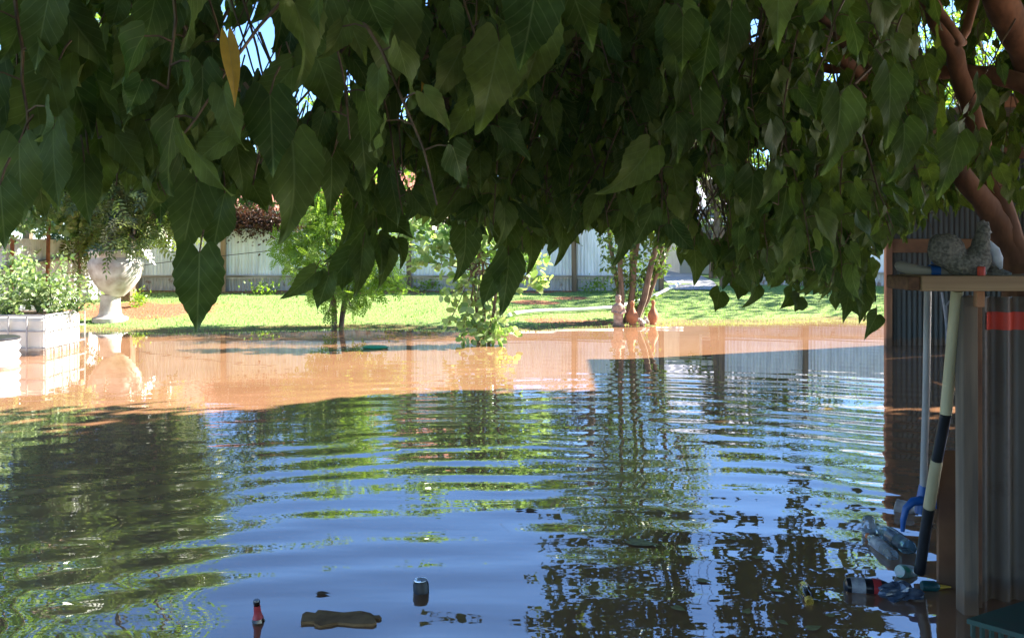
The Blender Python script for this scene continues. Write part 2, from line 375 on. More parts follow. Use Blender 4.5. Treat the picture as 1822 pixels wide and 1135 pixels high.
mx = nd(nt, 'ShaderNodeMixRGB'); nt.links.new(k, mx.inputs[0]); nt.links.new(grassr.outputs[0], mx.inputs[1]); nt.links.new(soilr.outputs[0], mx.inputs[2])
mx2 = nd(nt, 'ShaderNodeMixRGB'); mx2.inputs[2].default_value = (.20, .12, .06, 1); nt.links.new(wet, mx2.inputs[0]); nt.links.new(mx.outputs[0], mx2.inputs[1])
nt.links.new(mx2.outputs[0], b.inputs['Base Color']); b.inputs['Roughness'].default_value = .95; b.inputs['Specular IOR Level'].default_value = .1
bn = nd(nt, 'ShaderNodeBump'); bn.inputs['Strength'].default_value = .8; bn.inputs['Distance'].default_value = .04; nt.links.new(n2.outputs[0], bn.inputs['Height']); nt.links.new(bn.outputs[0], b.inputs['Normal'])
M['lawn'] = m
g = np_mesh('ground', np.stack([GX.ravel(), GY.ravel(), GZ.ravel()], 1), gF, M['lawn']); tag(g, kind='structure')

# ------------------------------------------------------------------ flood water
m, nt, b, o = new_mat('muddy flood water')
geo = nd(nt, 'ShaderNodeNewGeometry'); pos = geo.outputs['Position']
sp = nd(nt, 'ShaderNodeSeparateXYZ'); nt.links.new(pos, sp.inputs[0])
def noise(scale, detail=2, vec=None, rough=.5):
    n = nd(nt, 'ShaderNodeTexNoise'); n.inputs['Scale'].default_value = scale; n.inputs['Detail'].default_value = detail; n.inputs['Roughness'].default_value = rough
    nt.links.new(vec or pos, n.inputs['Vector']); return n.outputs[0]
def rings(cx, cy, lam, amp, dist, dscale):
    x = math_n(nt, 'SUBTRACT', sp.outputs[0], cx); y = math_n(nt, 'SUBTRACT', sp.outputs[1], cy)
    r = math_n(nt, 'SQRT', math_n(nt, 'ADD', math_n(nt, 'MULTIPLY', x, x), math_n(nt, 'MULTIPLY', y, y)))
    ph = math_n(nt, 'ADD', math_n(nt, 'MULTIPLY', r, 2*math.pi/lam), math_n(nt, 'MULTIPLY', noise(dscale, 1), dist))
    return math_n(nt, 'MULTIPLY', math_n(nt, 'SINE', ph), amp), r
RIP = 1.25
w1, r1 = rings(.45, .4, .40, .0017*RIP, 11.0, .42)
w2, r2 = rings(-1.6, -.6, .33, .0005*RIP, 9.0, .5)
w3, r3 = rings(-.6, 1.2, .12, .00004*RIP, 5.0, 1.2)
far = nd(nt, 'ShaderNodeMapRange'); far.interpolation_type = 'SMOOTHSTEP'
for i, v in ((1, 7.0), (2, 11.5), (3, 1.0), (4, .10)): far.inputs[i].default_value = v
nt.links.new(r1, far.inputs[0])
lm = nd(nt, 'ShaderNodeMapRange'); lm.interpolation_type = 'SMOOTHSTEP'
for i, v in ((1, -2.6), (2, -.9), (3, .28), (4, 1.0)): lm.inputs[i].default_value = v
nt.links.new(sp.outputs[0], lm.inputs[0])
patch = nd(nt, 'ShaderNodeMapRange'); patch.interpolation_type = 'SMOOTHSTEP'
for i, v in ((1, .36), (2, .6), (3, .42), (4, 1.3)): patch.inputs[i].default_value = v
nt.links.new(noise(.6, 2), patch.inputs[0])
hsum = math_n(nt, 'ADD', math_n(nt, 'ADD', w1, w2), w3)
hsum = math_n(nt, 'MULTIPLY', math_n(nt, 'MULTIPLY', hsum, far.outputs[0]), math_n(nt, 'MULTIPLY', lm.outputs[0], patch.outputs[0]))
small = math_n(nt, 'MULTIPLY', math_n(nt, 'SUBTRACT', noise(2.2, 1), .5), .0019*RIP)
small = math_n(nt, 'MULTIPLY', small, far.outputs[0])
mpn = nd(nt, 'ShaderNodeMapping'); mpn.inputs['Scale'].default_value = (1.2, 4.5, 1); nt.links.new(pos, mpn.inputs[0])
streak = math_n(nt, 'MULTIPLY', math_n(nt, 'MULTIPLY', math_n(nt, 'SUBTRACT', noise(1.5, 2, mpn.outputs[0]), .5), .0022), far.outputs[0])
hsum = math_n(nt, 'ADD', math_n(nt, 'ADD', hsum, small), streak)
bn = nd(nt, 'ShaderNodeBump'); bn.inputs['Strength'].default_value = 1; bn.inputs['Distance'].default_value = 1
nt.links.new(hsum, bn.inputs['Height'])
mud = ramp(nt, [(.32, (.27, .135, .068)), (.68, (.335, .172, .092))]); nt.links.new(noise(.9, 5, rough=.6), mud.inputs[0])
df = nd(nt, 'ShaderNodeBsdfDiffuse'); nt.links.new(mud.outputs[0], df.inputs[0])
gl = nd(nt, 'ShaderNodeBsdfGlossy'); gl.inputs['Roughness'].default_value = .012; gl.inputs['Color'].default_value = (1, 1, 1, 1)
nt.links.new(bn.outputs[0], gl.inputs['Normal'])
fr = nd(nt, 'ShaderNodeFresnel'); fr.inputs['IOR'].default_value = 2.5; nt.links.new(bn.outputs[0], fr.inputs['Normal'])
ms = nd(nt, 'ShaderNodeMixShader'); nt.links.new(fr.outputs[0], ms.inputs[0]); nt.links.new(df.outputs[0], ms.inputs[1]); nt.links.new(gl.outputs[0], ms.inputs[2])
nt.links.new(ms.outputs[0], o.inputs[0]); nt.nodes.remove(b)
M['water'] = m
wb = MB().add([(-9.3, -9, 0), (16, -9, 0), (16, 19.5, 0), (-9.3, 19.5, 0)], [(0, 1, 2, 3)])
tag(wb.build('flood_water', M['water'], None, False), kind='structure')

# ------------------------------------------------------------------ grass (stuff)
N = 20000
gx_ = rng.uniform(-9, 9.5, N); gy_ = 14.2 + (rng.random(N)**1.15) * 6.4
gz_ = ground_z(gx_, gy_); keep = gz_ > -.03
for (cx, cy, rx, ry) in ((-7.4, 17.2, 1.7, 1.0), (-3.4, 20.2, 6, .55), (1.25, 19, .45, .25), (.45, 18.3, .5, .22)):
    keep &= (((gx_-cx)/rx)**2 + ((gy_-cy)/ry)**2 > 1) | (rng.random(N) < .12)
gp = np.stack([gx_, gy_, gz_ - .005], 1)[keep]; n_ = len(gp)
bl = (np.array([(-.16, 0, 0), (.16, 0, 0), (.07, .12, .7), (.0, .3, 1.0)]), np.array([(0, 1, 2, 3)]), np.zeros((4, 2)))
az = rng.random(n_)*6.283; c, s_ = np.cos(az), np.sin(az); z0 = np.zeros(n_); o1 = np.ones(n_)
R = np.stack([np.stack([c, -s_, z0], 1), np.stack([s_, c, z0], 1), np.stack([z0, z0, o1], 1)], 1)
M['blade'] = leaf_mat('grass blade', (.13, .25, .07), (.29, .38, .17), .4)
tag(np_mesh('grass', *[scatter(bl, gp, R, rng.uniform(.02, .06, n_))[i] for i in (0, 1)], M['blade'], rnd=np.repeat(rng.random(n_), 4), smooth=False), kind='stuff')

# ------------------------------------------------------------------ fences
def corrugated(mb, a, b, z0, z1, pitch=.076, amp=.009, sub=8, wob=.01, ph=0.):
    a = np.array(a, float); b = np.array(b, float); L = np.linalg.norm(b-a); d = (b-a)/L; nrm = np.array([d[1], -d[0]])
    n = max(2, int(L / pitch * sub)); V = []
    z0f = z0 if callable(z0) else (lambda x, y: z0); z1f = z1 if callable(z1) else (lambda x, y: z1)
    for i in range(n+1):
        s = L*i/n; off = amp*math.sin(2*math.pi*(s+ph)/pitch) + wob*math.sin((s+ph)*1.3)
        x, y = a + d*s + nrm*off
        V += [(x, y, z0f(x, y)), (x, y, z1f(x, y))]
    return mb.add(V, [(2*i, 2*i+2, 2*i+3, 2*i+1) for i in range(n)])
def fence(name, label, a, b, top, posts, sheet, post_mats, rail_z, plinth=True, gap=.0):
    a = np.array(a, float); b = np.array(b, float); d = (b-a)/np.linalg.norm(b-a); nrm = np.array([d[1], -d[0]])
    root = empty(name, (*((a+b)/2), float(ground_z(*((a+b)/2)))), label, 'fence')
    gz = lambda x, y: float(ground_z(np.array(x), np.array(y))) - .06
    L = np.linalg.norm(b-a); ends = [0] + list(posts) + [L]
    for i in range(len(ends)-1):
        if ends[i+1] - ends[i] < .12: continue
        p, q = a + d*ends[i] , a + d*ends[i+1]; mb = MB(); dz = random.uniform(-.035, .035)
        lowz = (lambda x, y: gz(x, y) + .30) if plinth else gz
        corrugated(mb, p, q, lowz, lambda x, y: top + dz + .012*math.sin(x*3+y))
        mb.build('sheet', sheet, root)
        if plinth:
            mb = MB(); corrugated(mb, p + nrm*.03, q + nrm*.03, gz, lambda x, y: gz(x, y) + .34, wob=.004); mb.build('plinth_sheet', M['plinth'], root)
    for s in (rail_z if isinstance(rail_z, (list, tuple)) else [rail_z]):
        p, q = a + nrm*.05, b + nrm*.05
        MB().bar((*p, s + gz(*p)), (*q, s + gz(*q)), .09, .05).build('rail', M['rail'], root, False)
    for i, s in enumerate(posts):
        p = a + d*s + nrm*.11; mb = MB()
        mb.bar((*p, gz(*p) - .2), (p[0] + random.uniform(-.02, .02), p[1], top + random.uniform(-.05, .12)), .11, .09, (0, 1, 0))
        mb.build('post', post_mats[i % len(post_mats)], root, False, .006)
    return root
M['plinth'] = sheet_mat('grey streaked iron', (.50, .50, .50), (.22, .15, .11), .56, 4)
def sx(px, Y): return (px - CX)/F*Y
A = (-8.6, 20.1); B = (3.42, 20.1)
fence('corrugated_fence', 'long white corrugated iron fence across the back of the lawn', A, B, 1.78,
      [sx(p, 20) + 8.6 for p in (243, 398, 728, 1022, 1176)], M['white_iron'], [M['tan_post'], M['tan_post'], M['grey_post'], M['grey_post'], M['grey_post']], .38)
fence('corrugated_fence', 'bluish white corrugated fence behind the shed, right of the driveway gap', (4.85, 20.9), (11.5, 20.6), 1.72,
      [.08, sx(1432, 20.8)-4.85, 4.2, 6.1], M['white_iron'], [M['grey_post']], .36)
FB = [o for o in COL.objects if o.name == 'corrugated_fence'][0]
mb = MB(); mb.tube([P(240, 474, 19.85), P(330, 462, 19.85), P(400, 455, 19.85), P(520, 442, 19.9)], .008, 5); mb.build('wire', M['dark_hose'], FB)
lf = fence('corrugated_fence', 'sun bleached white side fence behind the planter tank, with rusty stakes', (-8.75, 9.5), (-8.75, 20.0), 1.52,
      [], M['left_iron'], [M['rust']], 1.1, plinth=False)
for Y, h, mm in ((14.6, 1.7, 'rust'), (15.3, 1.62, 'rust'), (16.5, 1.95, 'rust'), (17.7, 1.6, 'grey_post'), (18.8, 1.75, 'rust')):
    MB().bar((-8.66, Y, -.3), (-8.64, Y+.04, h), .05, .05, (0, 1, 0)).build('stake', M[mm], lf, False)
# drive beyond the gap
mb = MB(); V = []
for i in range(12):
    Y = 20.2 + i*1.2; zz = float(ground_z(np.array(4.2), np.array(Y))) + .02
    V += [(3.62 + .12*i, Y, zz), (4.72 + .16*i, Y, zz)]
mb.add(V, [(2*i, 2*i+1, 2*i+3, 2*i+2) for i in range(11)])
tag(mb.build('driveway', M['path'], None, False), kind='structure')

# ------------------------------------------------------------------ houses beyond
def house(name, label, x0, x1, y0, y1, z0, eave, ridge, wall, roof, along_x=True, chimney=None, windows=()):
    root = empty(name, ((x0+x1)/2, (y0+y1)/2, z0), label, 'house')
    mb = MB().box((x0, y0, z0-.3), (x1, y1, eave)); 
    ym = (y0+y1)/2
    mb.add([(x0, y0, eave), (x0, y1, eave), (x0, ym, ridge-.08)], [(0, 2, 1)]); mb.add([(x1, y0, eave), (x1, y1, eave), (x1, ym, ridge-.08)], [(0, 1, 2)])
    mb.build('wall', wall, root, False)
    o_ = .45; sl = (ridge-eave)/((y1-y0)/2); e = eave - o_*sl
    mb = MB(); n = 26; V = []                        # wavy tile rows seen as ribs down the slope
    cols = int((x1-x0+2*o_)/.15)
    for i in range(cols+1):
        x = x0-o_ + i*(x1-x0+2*o_)/cols; w = .03 if i % 2 else 0
        V += [(x, y0-o_, e+w), (x, ym, ridge+w), (x, y1+o_, e+w)]
    mb.add(V, [(3*i, 3*i+3, 3*i+4, 3*i+1) for i in range(cols)] + [(3*i+1, 3*i+4, 3*i+5, 3*i+2) for i in range(cols)])
    r = mb.build('roof', roof, root, False)
    so = r.modifiers.new('Solid', 'SOLIDIFY'); so.thickness = .08
    MB().bar((x0-o_, y0-o_-.06, e+.0), (x1+o_, y0-o_-.06, e+.0), .12, .1).build('gutter', M['white_plastic'], root, False)
    if chimney:
        cx, cy, h = chimney
        mb = MB().box((cx-.38, cy-.3, eave), (cx+.38, cy+.3, h)).box((cx-.45, cy-.37, h), (cx+.45, cy+.37, h+.15))
        mb.build('chimney', M['brick'], root, False)
    for wx in windows:
        fr_ = MB().box((wx-.7, y0-.05, z0+.9), (wx+.7, y0-.002, z0+2.1)).build('window', M['white_plastic'], root, False)
        MB().box((wx-.62, y0-.06, z0+.98), (wx+.62, y0-.051, z0+2.02)).build('pane', M['window_dark'], fr_, False)
    return root
house('house', 'cream house with terracotta tiled roof and brick chimney beyond the back fence', -12.5, -2.6, 29, 36, .45, 2.7, 4.7, M['house_wall'], M['roof_tile'], chimney=(-3.75, 31.5, 5.5), windows=(-9.5, -5.5))
house('house', 'pale metal roofed outbuilding behind the right hand fence', 5.1, 14.5, 27, 32, .45, 2.3, 3.6, M['house_wall'], M['pale_roof'], windows=(6.4, 9.2))

# ------------------------------------------------------------------ trees
def crown_points(clumps, per, sig):
    pts = []
    for c, r in clumps:
        n = int(per * r**2); p = rng.normal(size=(n, 3)); p = unit(p) * (rng.random((n, 1))**.45) * r
        pts.append(np.array(c) + p)
    return np.concatenate(pts)
def tree(name, label, base, trunk_top, tr, clumps, per, size, tmpl, lm, bark, group=None, down=.3, cat='tree', stems=1, var=.35):
    root = empty(name, base, label, cat, group)
    mb = MB(); base = Vector(base); top = Vector(trunk_top)
    for k in range(stems):
        off = Vector((random.uniform(-.5, .5), random.uniform(-.3, .3), 0)) * (0 if stems == 1 else tr*13)
        pts = []; n = 7
        for i in range(n):
            t = i/(n-1); p = base.lerp(top, t) + off*(.25+.75*t)*1.2
            if stems > 1: p = base + off*.35 + (top - base)*t*random.uniform(.96, 1.04) + off*1.6*t
            p += Vector((math.sin(3*t+k), math.cos(2.3*t+k*2), 0))*.05*(top-base).length*t*(1-t)*2
            pts.append(p - Vector((0, 0, .3)) if i == 0 else p)
        mb.tube(pts, [tr*(1-.55*i/(n-1)) for i in range(n)], 8)
    mb.build('trunk', bark, root)
    mb = MB()
    for c, r in clumps:
        c = Vector(c); a = base.lerp(top, random.uniform(.65, 1)); mid = a.lerp(c, .5) + Vector((random.uniform(-.1, .1), random.uniform(-.1, .1), random.uniform(.0, .25)))*r
        mb.tube([a, a.lerp(mid, .6), mid, mid.lerp(c, .6), c], [tr*.45, tr*.4, tr*.3, tr*.22, tr*.12], 5)
        for q in range(3):
            e = c + Vector((random.gauss(0, .5), random.gauss(0, .5), random.gauss(0, .5)))*r
            mb.tube([mid.lerp(c, .5), c.lerp(e, .4), e], [tr*.2, tr*.13, tr*.05], 4)
    mb.build('branch', bark, root)
    p = crown_points(clumps, per, 0); n = len(p)
    R = frames(rand_dirs(n, down), rand_dirs(n, -.5))
    lv = Leaves(); lv.add(*scatter(tmpl, p, R, size*rng.uniform(1-var, 1+var, n))); lv.build('crown', lm, root, False)
    return root
def clumps_in(c, rad, n, r0, r1, seed):
    q = random.Random(seed); out = []
    while len(out) < n:
        v = Vector((q.uniform(-1, 1), q.uniform(-1, 1), q.uniform(-1, 1)))
        if v.length > 1: continue
        v = v * (.35 + .65*v.length) if v.length < .5 else v
        out.append(((c[0]+v.x*rad[0], c[1]+v.y*rad[1], c[2]+v.z*rad[2]), q.uniform(r0, r1)))
    return out
SL = small_leaf(.55, .1); RL = round_leaf(); ASH = frond(4, .38, .36, 62); FEA = frond(5, .32, .42, 65, .2)
gz = lambda x, y: float(ground_z(np.array(float(x)), np.array(float(y))))
def gb(px, Y): x = sx(px, Y); return (x, Y, gz(x, Y))
# big dark ash tree over the left fence
cl = clumps_in((-8.3, 17.6, 3.6), (2.0, 2.0, 2.0), 20, .7, 1.1, 3) + [((sx(px, Y), Y, H-(py-HZ)/F*Y), r) for px, py, Y, r in
      ((190, 330, 15.6, .6), (250, 350, 15.8, .6), (310, 330, 16, .65), (350, 270, 16, .7), (285, 395, 15.8, .42), (210, 395, 15.6, .4), (335, 380, 16.2, .36), (150, 300, 15.8, .7), (60, 260, 16, .8), (240, 428, 15.6, .24), (195, 440, 15.5, .2))]
tree('ash_tree', 'tall dark glossy tree with feathery leaflets drooping over the white urn', (-8.1, 18.6, gz(-8.1, 18.6)), (-7.8, 17.6, 3.6), .2, cl, 330, .30, ASH, M['ash'], M['greybark'], down=.9)
# feathery shrub standing on the waterline
x, y, z = gb(598, 15.4)
cl = [((sx(px, Y), Y, H-(py-HZ)/F*Y), r) for px, py, Y, r in ((590, 345, 15.6, .38), (555, 380, 15.4, .38), (625, 395, 15.6, .42), (535, 430, 15.3, .42), (585, 430, 15.6, .5), (640, 450, 15.2, .45),
      (560, 480, 15.1, .35), (610, 490, 15.5, .45), (665, 480, 15.6, .35), (520, 455, 15.5, .3), (690, 500, 15.5, .25), (640, 520, 15.2, .32), (575, 520, 15.3, .25), (600, 310, 15.7, .25), (655, 330, 15.9, .3), (545, 340, 15.8, .25), (500, 425, 15.2, .16), (515, 480, 15, .16), (535, 505, 15, .14), (700, 470, 15.5, .16), (712, 515, 15.4, .14), (560, 310, 15.7, .14), (625, 545, 15.1, .14), (585, 555, 15.2, .12), (685, 430, 15.6, .18), (640, 360, 15.3, .2))]
tree('feathery_shrub', 'yellow green feathery shrub with several thin stems at the waterline', (x, y, -.05), (x, y+.1, 1.35), .036, cl, 950, .2, FEA, M['feather'], M['greybark'], cat='shrub', stems=4, down=.1)
# sapling standing in the water
x, y, z = W(858, 613)
cl = [((sx(px, Y), Y, H-(py-HZ)/F*Y), r) for px, py, Y, r in ((790, 410, 13.1, .3), (750, 400, 13.2, .22), (835, 420, 13, .34), (880, 400, 13.2, .3), (925, 430, 13.2, .24), (775, 455, 13, .3), (830, 475, 13.1, .32),
      (900, 470, 13.1, .32), (945, 495, 13, .2), (735, 440, 13.2, .18), (815, 520, 12.9, .26), (870, 525, 13, .28), (905, 515, 13.1, .2), (835, 560, 12.9, .24), (885, 570, 13, .26), (850, 592, 12.8, .22), (905, 590, 12.9, .14), (880, 600, 12.8, .14), (820, 600, 12.9, .1), (800, 575, 12.9, .08), (722, 418, 13.2, .2), (705, 395, 13.3, .16), (950, 465, 13.1, .2), (965, 505, 13, .14), (860, 440, 13, .3), (760, 380, 13.2, .2), (800, 440, 12.9, .26), (745, 465, 13, .14), (920, 385, 13.2, .2))]
tree('sapling', 'small leafy sapling with round pale leaves standing in the muddy water', (x, y, 0), (x-.05, y+.1, 1.5), .028, cl, 950, .11, RL, M['sapling'], M['greybark'], cat='tree', stems=3, down=.0)
# several stemmed tree with the ornaments at its foot
x, y, z = gb(1130, 16.1); base = (x, y, z)
root = empty('multi_stem_tree', base, 'tree of many thin grey brown stems with clay ornaments at its foot', 'tree')
mb = MB()
for px0, px1, py1, r, dy in ((1101, 1104, 430, .055, 0), (1112, 1136, 420, .06, .1), (1119, 1128, 400, .05, .35), (1126, 1172, 425, .065, .05), (1128, 1190, 440, .04, .2), (1106, 1080, 380, .045, .25), (1130, 1200, 380, .04, .4)):
    a = Vector(P(px0, 578, 16.1)); a.z = -.1; a.y += dy; bq = Vector(P(px1, py1, 16.1 + dy)); top = bq + (bq-a)*.75 + Vector((0, 0, .5))
    mb.tube([a, a.lerp(bq, .35) + Vector((.05, 0, 0)), a.lerp(bq, .7), bq, bq.lerp(top, .5), top], [r, r*.92, r*.85, r*.75, r*.5, r*.25], 8)
mb.build('trunk', M['greybark'], root)
cl = clumps_in((x+.1, 16.2, 3.55), (1.25, 1.1, 1.25), 20, .4, .7, 9) + [((sx(px, Y), Y, H-(py-HZ)/F*Y), r) for px, py, Y, r in ((1090, 400, 16, .35), (1150, 395, 16.2, .4), (1210, 400, 16.3, .35), (1085, 470, 16, .2), (1118, 500, 16.3, .28), (1150, 525, 16.5, .22), (1100, 530, 16.2, .18), (1175, 480, 16.4, .2), (1120, 460, 16.2, .28), (1150, 480, 16.4, .28), (1105, 500, 16.3, .25), (1135, 545, 16.4, .22))]
cl += [((sx(px, 16.2), 16.2 + dy, H-(py-HZ)/F*16.2), r) for px, py, r, dy in ((1085, 430, .32, -.1), (1120, 415, .36, .2), (1160, 440, .34, -.1), (1185, 425, .36, .1), (1100, 460, .26, .1), (1140, 500, .26, .2), (1168, 470, .22, .1), (1125, 540, .22, .3))]
p = crown_points(cl, 1000, 0); n = len(p); lv = Leaves(); lv.add(*scatter(SL, p, frames(rand_dirs(n, .4), rand_dirs(n, -.4)), rng.uniform(.07, .13, n))); lv.build('crown', M['bush'], root, False)
# trees behind the fence
k = 0
for px, Y, top, w, lm, lab in ((470, 24, 5.2, 1.7, 'bush', 'broad mid green tree beyond the back fence, left of the chimney'), (610, 25.5, 5.7, 1.9, 'feather', 'light green tree beyond the back fence, just behind the feathery shrub'),
        (775, 23.5, 5.2, 1.5, 'feather', 'bushy tree beyond the back fence, right of the brick chimney'), (900, 25, 5.8, 1.8, 'feather', 'rounded tree beyond the back fence, behind the sapling'),
        (1045, 24, 5.6, 1.7, 'bush', 'tall tree beyond the back fence, left of the many stemmed tree'), (1268, 24, 4.4, 1.05, 'yellowgreen', 'yellow green tree beside the driveway gap in the fence'),
        (1390, 25, 4.9, 1.8, 'bush', 'dark tree behind the right hand fence, nearest the shed'), (1640, 26, 8.6, 3.0, 'feather', 'bright green tree rising behind the dark iron shed'), (1800, 23, 8.6, 2.8, 'feather', 'sunlit tree furthest right, beyond the shed end'),
        (255, 20.5, 9.2, 2.2, 'feather', 'tall tree beyond the fence corner, behind the ash tree'), (40, 20.5, 10.0, 2.6, 'feather', 'tree behind the left side fence')):
    x = sx(px, Y); zc = (top + 1.9)/2; hh = (top - 1.9)/2 + .2
    if px in (1640, 1800, 250, 40): zc, hh = top*.58, top*.38
    cl = clumps_in((x, Y, zc), (w, w*.8, hh), 16, .5*w/1.6, .85*w/1.6, 40+k); k += 1
    tree('background_tree', lab, (x, Y, .42), (x+.1, Y, zc), .13, cl, 260, .17, SL, M[lm], M['greybark'], group='trees beyond the fences')
# dry creeper over the fence and greenery on the side fence
x = sx(468, 20.2)
root = empty('dry_creeper', (x, 20.3, 1.2), 'brown dry creeper heaped over the top of the back fence', 'creeper')
p = np.concatenate([rng.normal(size=(1500, 3))*np.array([.34, .18, .16]) + np.array([x + dx, 20.2, 1.85 + dz]) for dx, dz in ((-.35, .0), (.1, .12), (.5, -.05), (-.75, .15))])
lv = Leaves(); lv.add(*scatter(SL, p, frames(rand_dirs(len(p), .4), rand_dirs(len(p))), rng.uniform(.05, .1, len(p)))); lv.build('dry_leaves', M['dead'], root, False)
mb = MB()
for i in range(40):
    a = Vector((x + random.uniform(-1, .8), 20.2 + random.uniform(-.2, .2), 1.9)); mb.tube([a, a + Vector((random.gauss(0, .2), random.gauss(-.05, .1), .15)), a + Vector((random.gauss(0, .4), random.gauss(-.1, .1), random.uniform(-.35, .2)))], [.012, .009, .004], 4)
mb.build('stem', M['greybark'], root)
root = empty('creeper', (-8.7, 16.5, 1.2), 'pale green creeper trailing over the top of the side fence', 'creeper')
p = np.concatenate([rng.normal(size=(420, 3))*np.array([.16, .5, .20]) + np.array([-8.55, Y, 1.75 + dz]) for Y, dz in ((13.5, .2), (14.6, .2), (15.8, .3), (16.8, .25), (17.8, .05), (18.6, -.1))])
lv = Leaves(); lv.add(*scatter(RL, p, frames(rand_dirs(len(p), .4), rand_dirs(len(p))), rng.uniform(.08, .15, len(p)))); lv.build('foliage', M['pale_leaf'], root, False)

# ------------------------------------------------------------------ mulberry overhead
TB = P(1822, 470, 4.3)
mul = empty('mulberry_tree', (TB[0], TB[1], -.5), 'large mulberry with heart shaped leaves overhanging the water and a reddish trunk', 'tree')
def limb(name, pts, r):
    q = [Vector(P(*p)) for p in pts]
    mb = MB(); sm = []; rr = []
    for i in range(len(q)-1):
        p0, p1, p2, p3 = q[max(i-1, 0)], q[i], q[i+1], q[min(i+2, len(q)-1)]
        for j in range(5):
            t = j/5
            sm.append(.5*((2*p1) + (p2-p0)*t + (2*p0-5*p1+4*p2-p3)*t*t + (3*p1-p0-3*p2+p3)*t**3) + Vector((random.gauss(0, .004), random.gauss(0, .004), random.gauss(0, .004))))
            rr.append((r[i]*(1-t) + r[i+1]*t) * random.uniform(.93, 1.07))
    sm.append(q[-1]); rr.append(r[-1])
    mb.tube(sm, rr, 10); return mb.build(name, M['bark'], mul)
mb = MB(); mb.tube([(TB[0]+.05, 4.3, -.6), (TB[0]+.03, 4.3, .4), (TB[0], 4.3, 1.0), TB], [.15, .13, .115, .09], 12); mb.build('trunk', M['bark'], mul)
limb('limb', [(1815, 480, 4.3), (1775, 395, 4.3), (1725, 330, 4.25), (1660, 245, 4.2), (1600, 185, 4.1), (1530, 130, 4.0), (1400, 40, 3.8), (1250, -60, 3.6)], [.07, .06, .05, .043, .037, .032, .026, .02])
limb('limb', [(1815, 470, 4.3), (1785, 380, 4.3), (1750, 270, 4.3), (1715, 150, 4.3), (1680, 60, 4.2), (1630, -60, 4.0), (1550, -260, 3.6)], [.065, .05, .045, .043, .042, .04, .03])
limb('limb', [(1900, 190, 4.2), (1800, 142, 4.3), (1700, 128, 4.4), (1600, 125, 4.5), (1500, 122, 4.6), (1400, 125, 4.7), (1250, 150, 4.9)], [.05, .045, .036, .03, .026, .022, .015])
limb('limb', [(1960, 420, 4.6), (1900, 250, 4.6), (1835, 110, 4.5), (1775, -10, 4.3), (1700, -150, 4.0)], [.095, .088, .082, .075, .06])
limb('limb', [(1395, -60, 2.8), (1450, 5, 2.8), (1485, 50, 2.85), (1505, 78, 2.85)], [.024, .022, .021, .019])
limb('limb', [(1640, -40, 3.8), (1700, 60, 3.9), (1712, 70, 4.0), (1740, -20, 4.1)], [.02, .018, .02, .025])
tw = MB(); yl = []
near_t = [heart_leaf(19, 4, w, f, bd, tws, .035, wv) for w, f, bd, tws, wv in ((.29, .25, .18, .15, 1), (.28, .4, .32, -.3, 1.3), (.33, .15, .1, .2, 1.5), (.27, .75, .25, .5, 1), (.30, .3, -.2, -.2, 1.2), (.31, .5, .4, .7, 1))]
mid_t = [heart_leaf(9, 2, w, f, bd, tws, .0, wv) for w, f, bd, tws, wv in ((.33, .25, .18, .15, 1), (.30, .4, .35, -.3, 1), (.36, .2, .1, .2, 1), (.26, .8, .25, .5, 1), (.33, .3, -.2, -.3, 1))]
LV = Leaves()
buckets = {}
def put(kind, k, p, d, n, s, r):
    buckets.setdefault((kind, k), []).append((p, d, n, s, r))
def leaf(p, d, n, s, r=None, stalk=True, Y=3.):
    kind = 'near' if Y < 3.1 else 'mid'; ts = near_t if kind == 'near' else mid_t
    put(kind, random.randrange(len(ts)), np.array(p), np.array(d), np.array(n), s, random.random()**1.3 if r is None else r)
def petiole(a, b, r=.0016):
    a, b = Vector(a), Vector(b); m_ = a.lerp(b, .5) + Vector((0, 0, .12*(b-a).length)); tw.tube([a, m_, b], [r*1.2, r, r], 4, False)
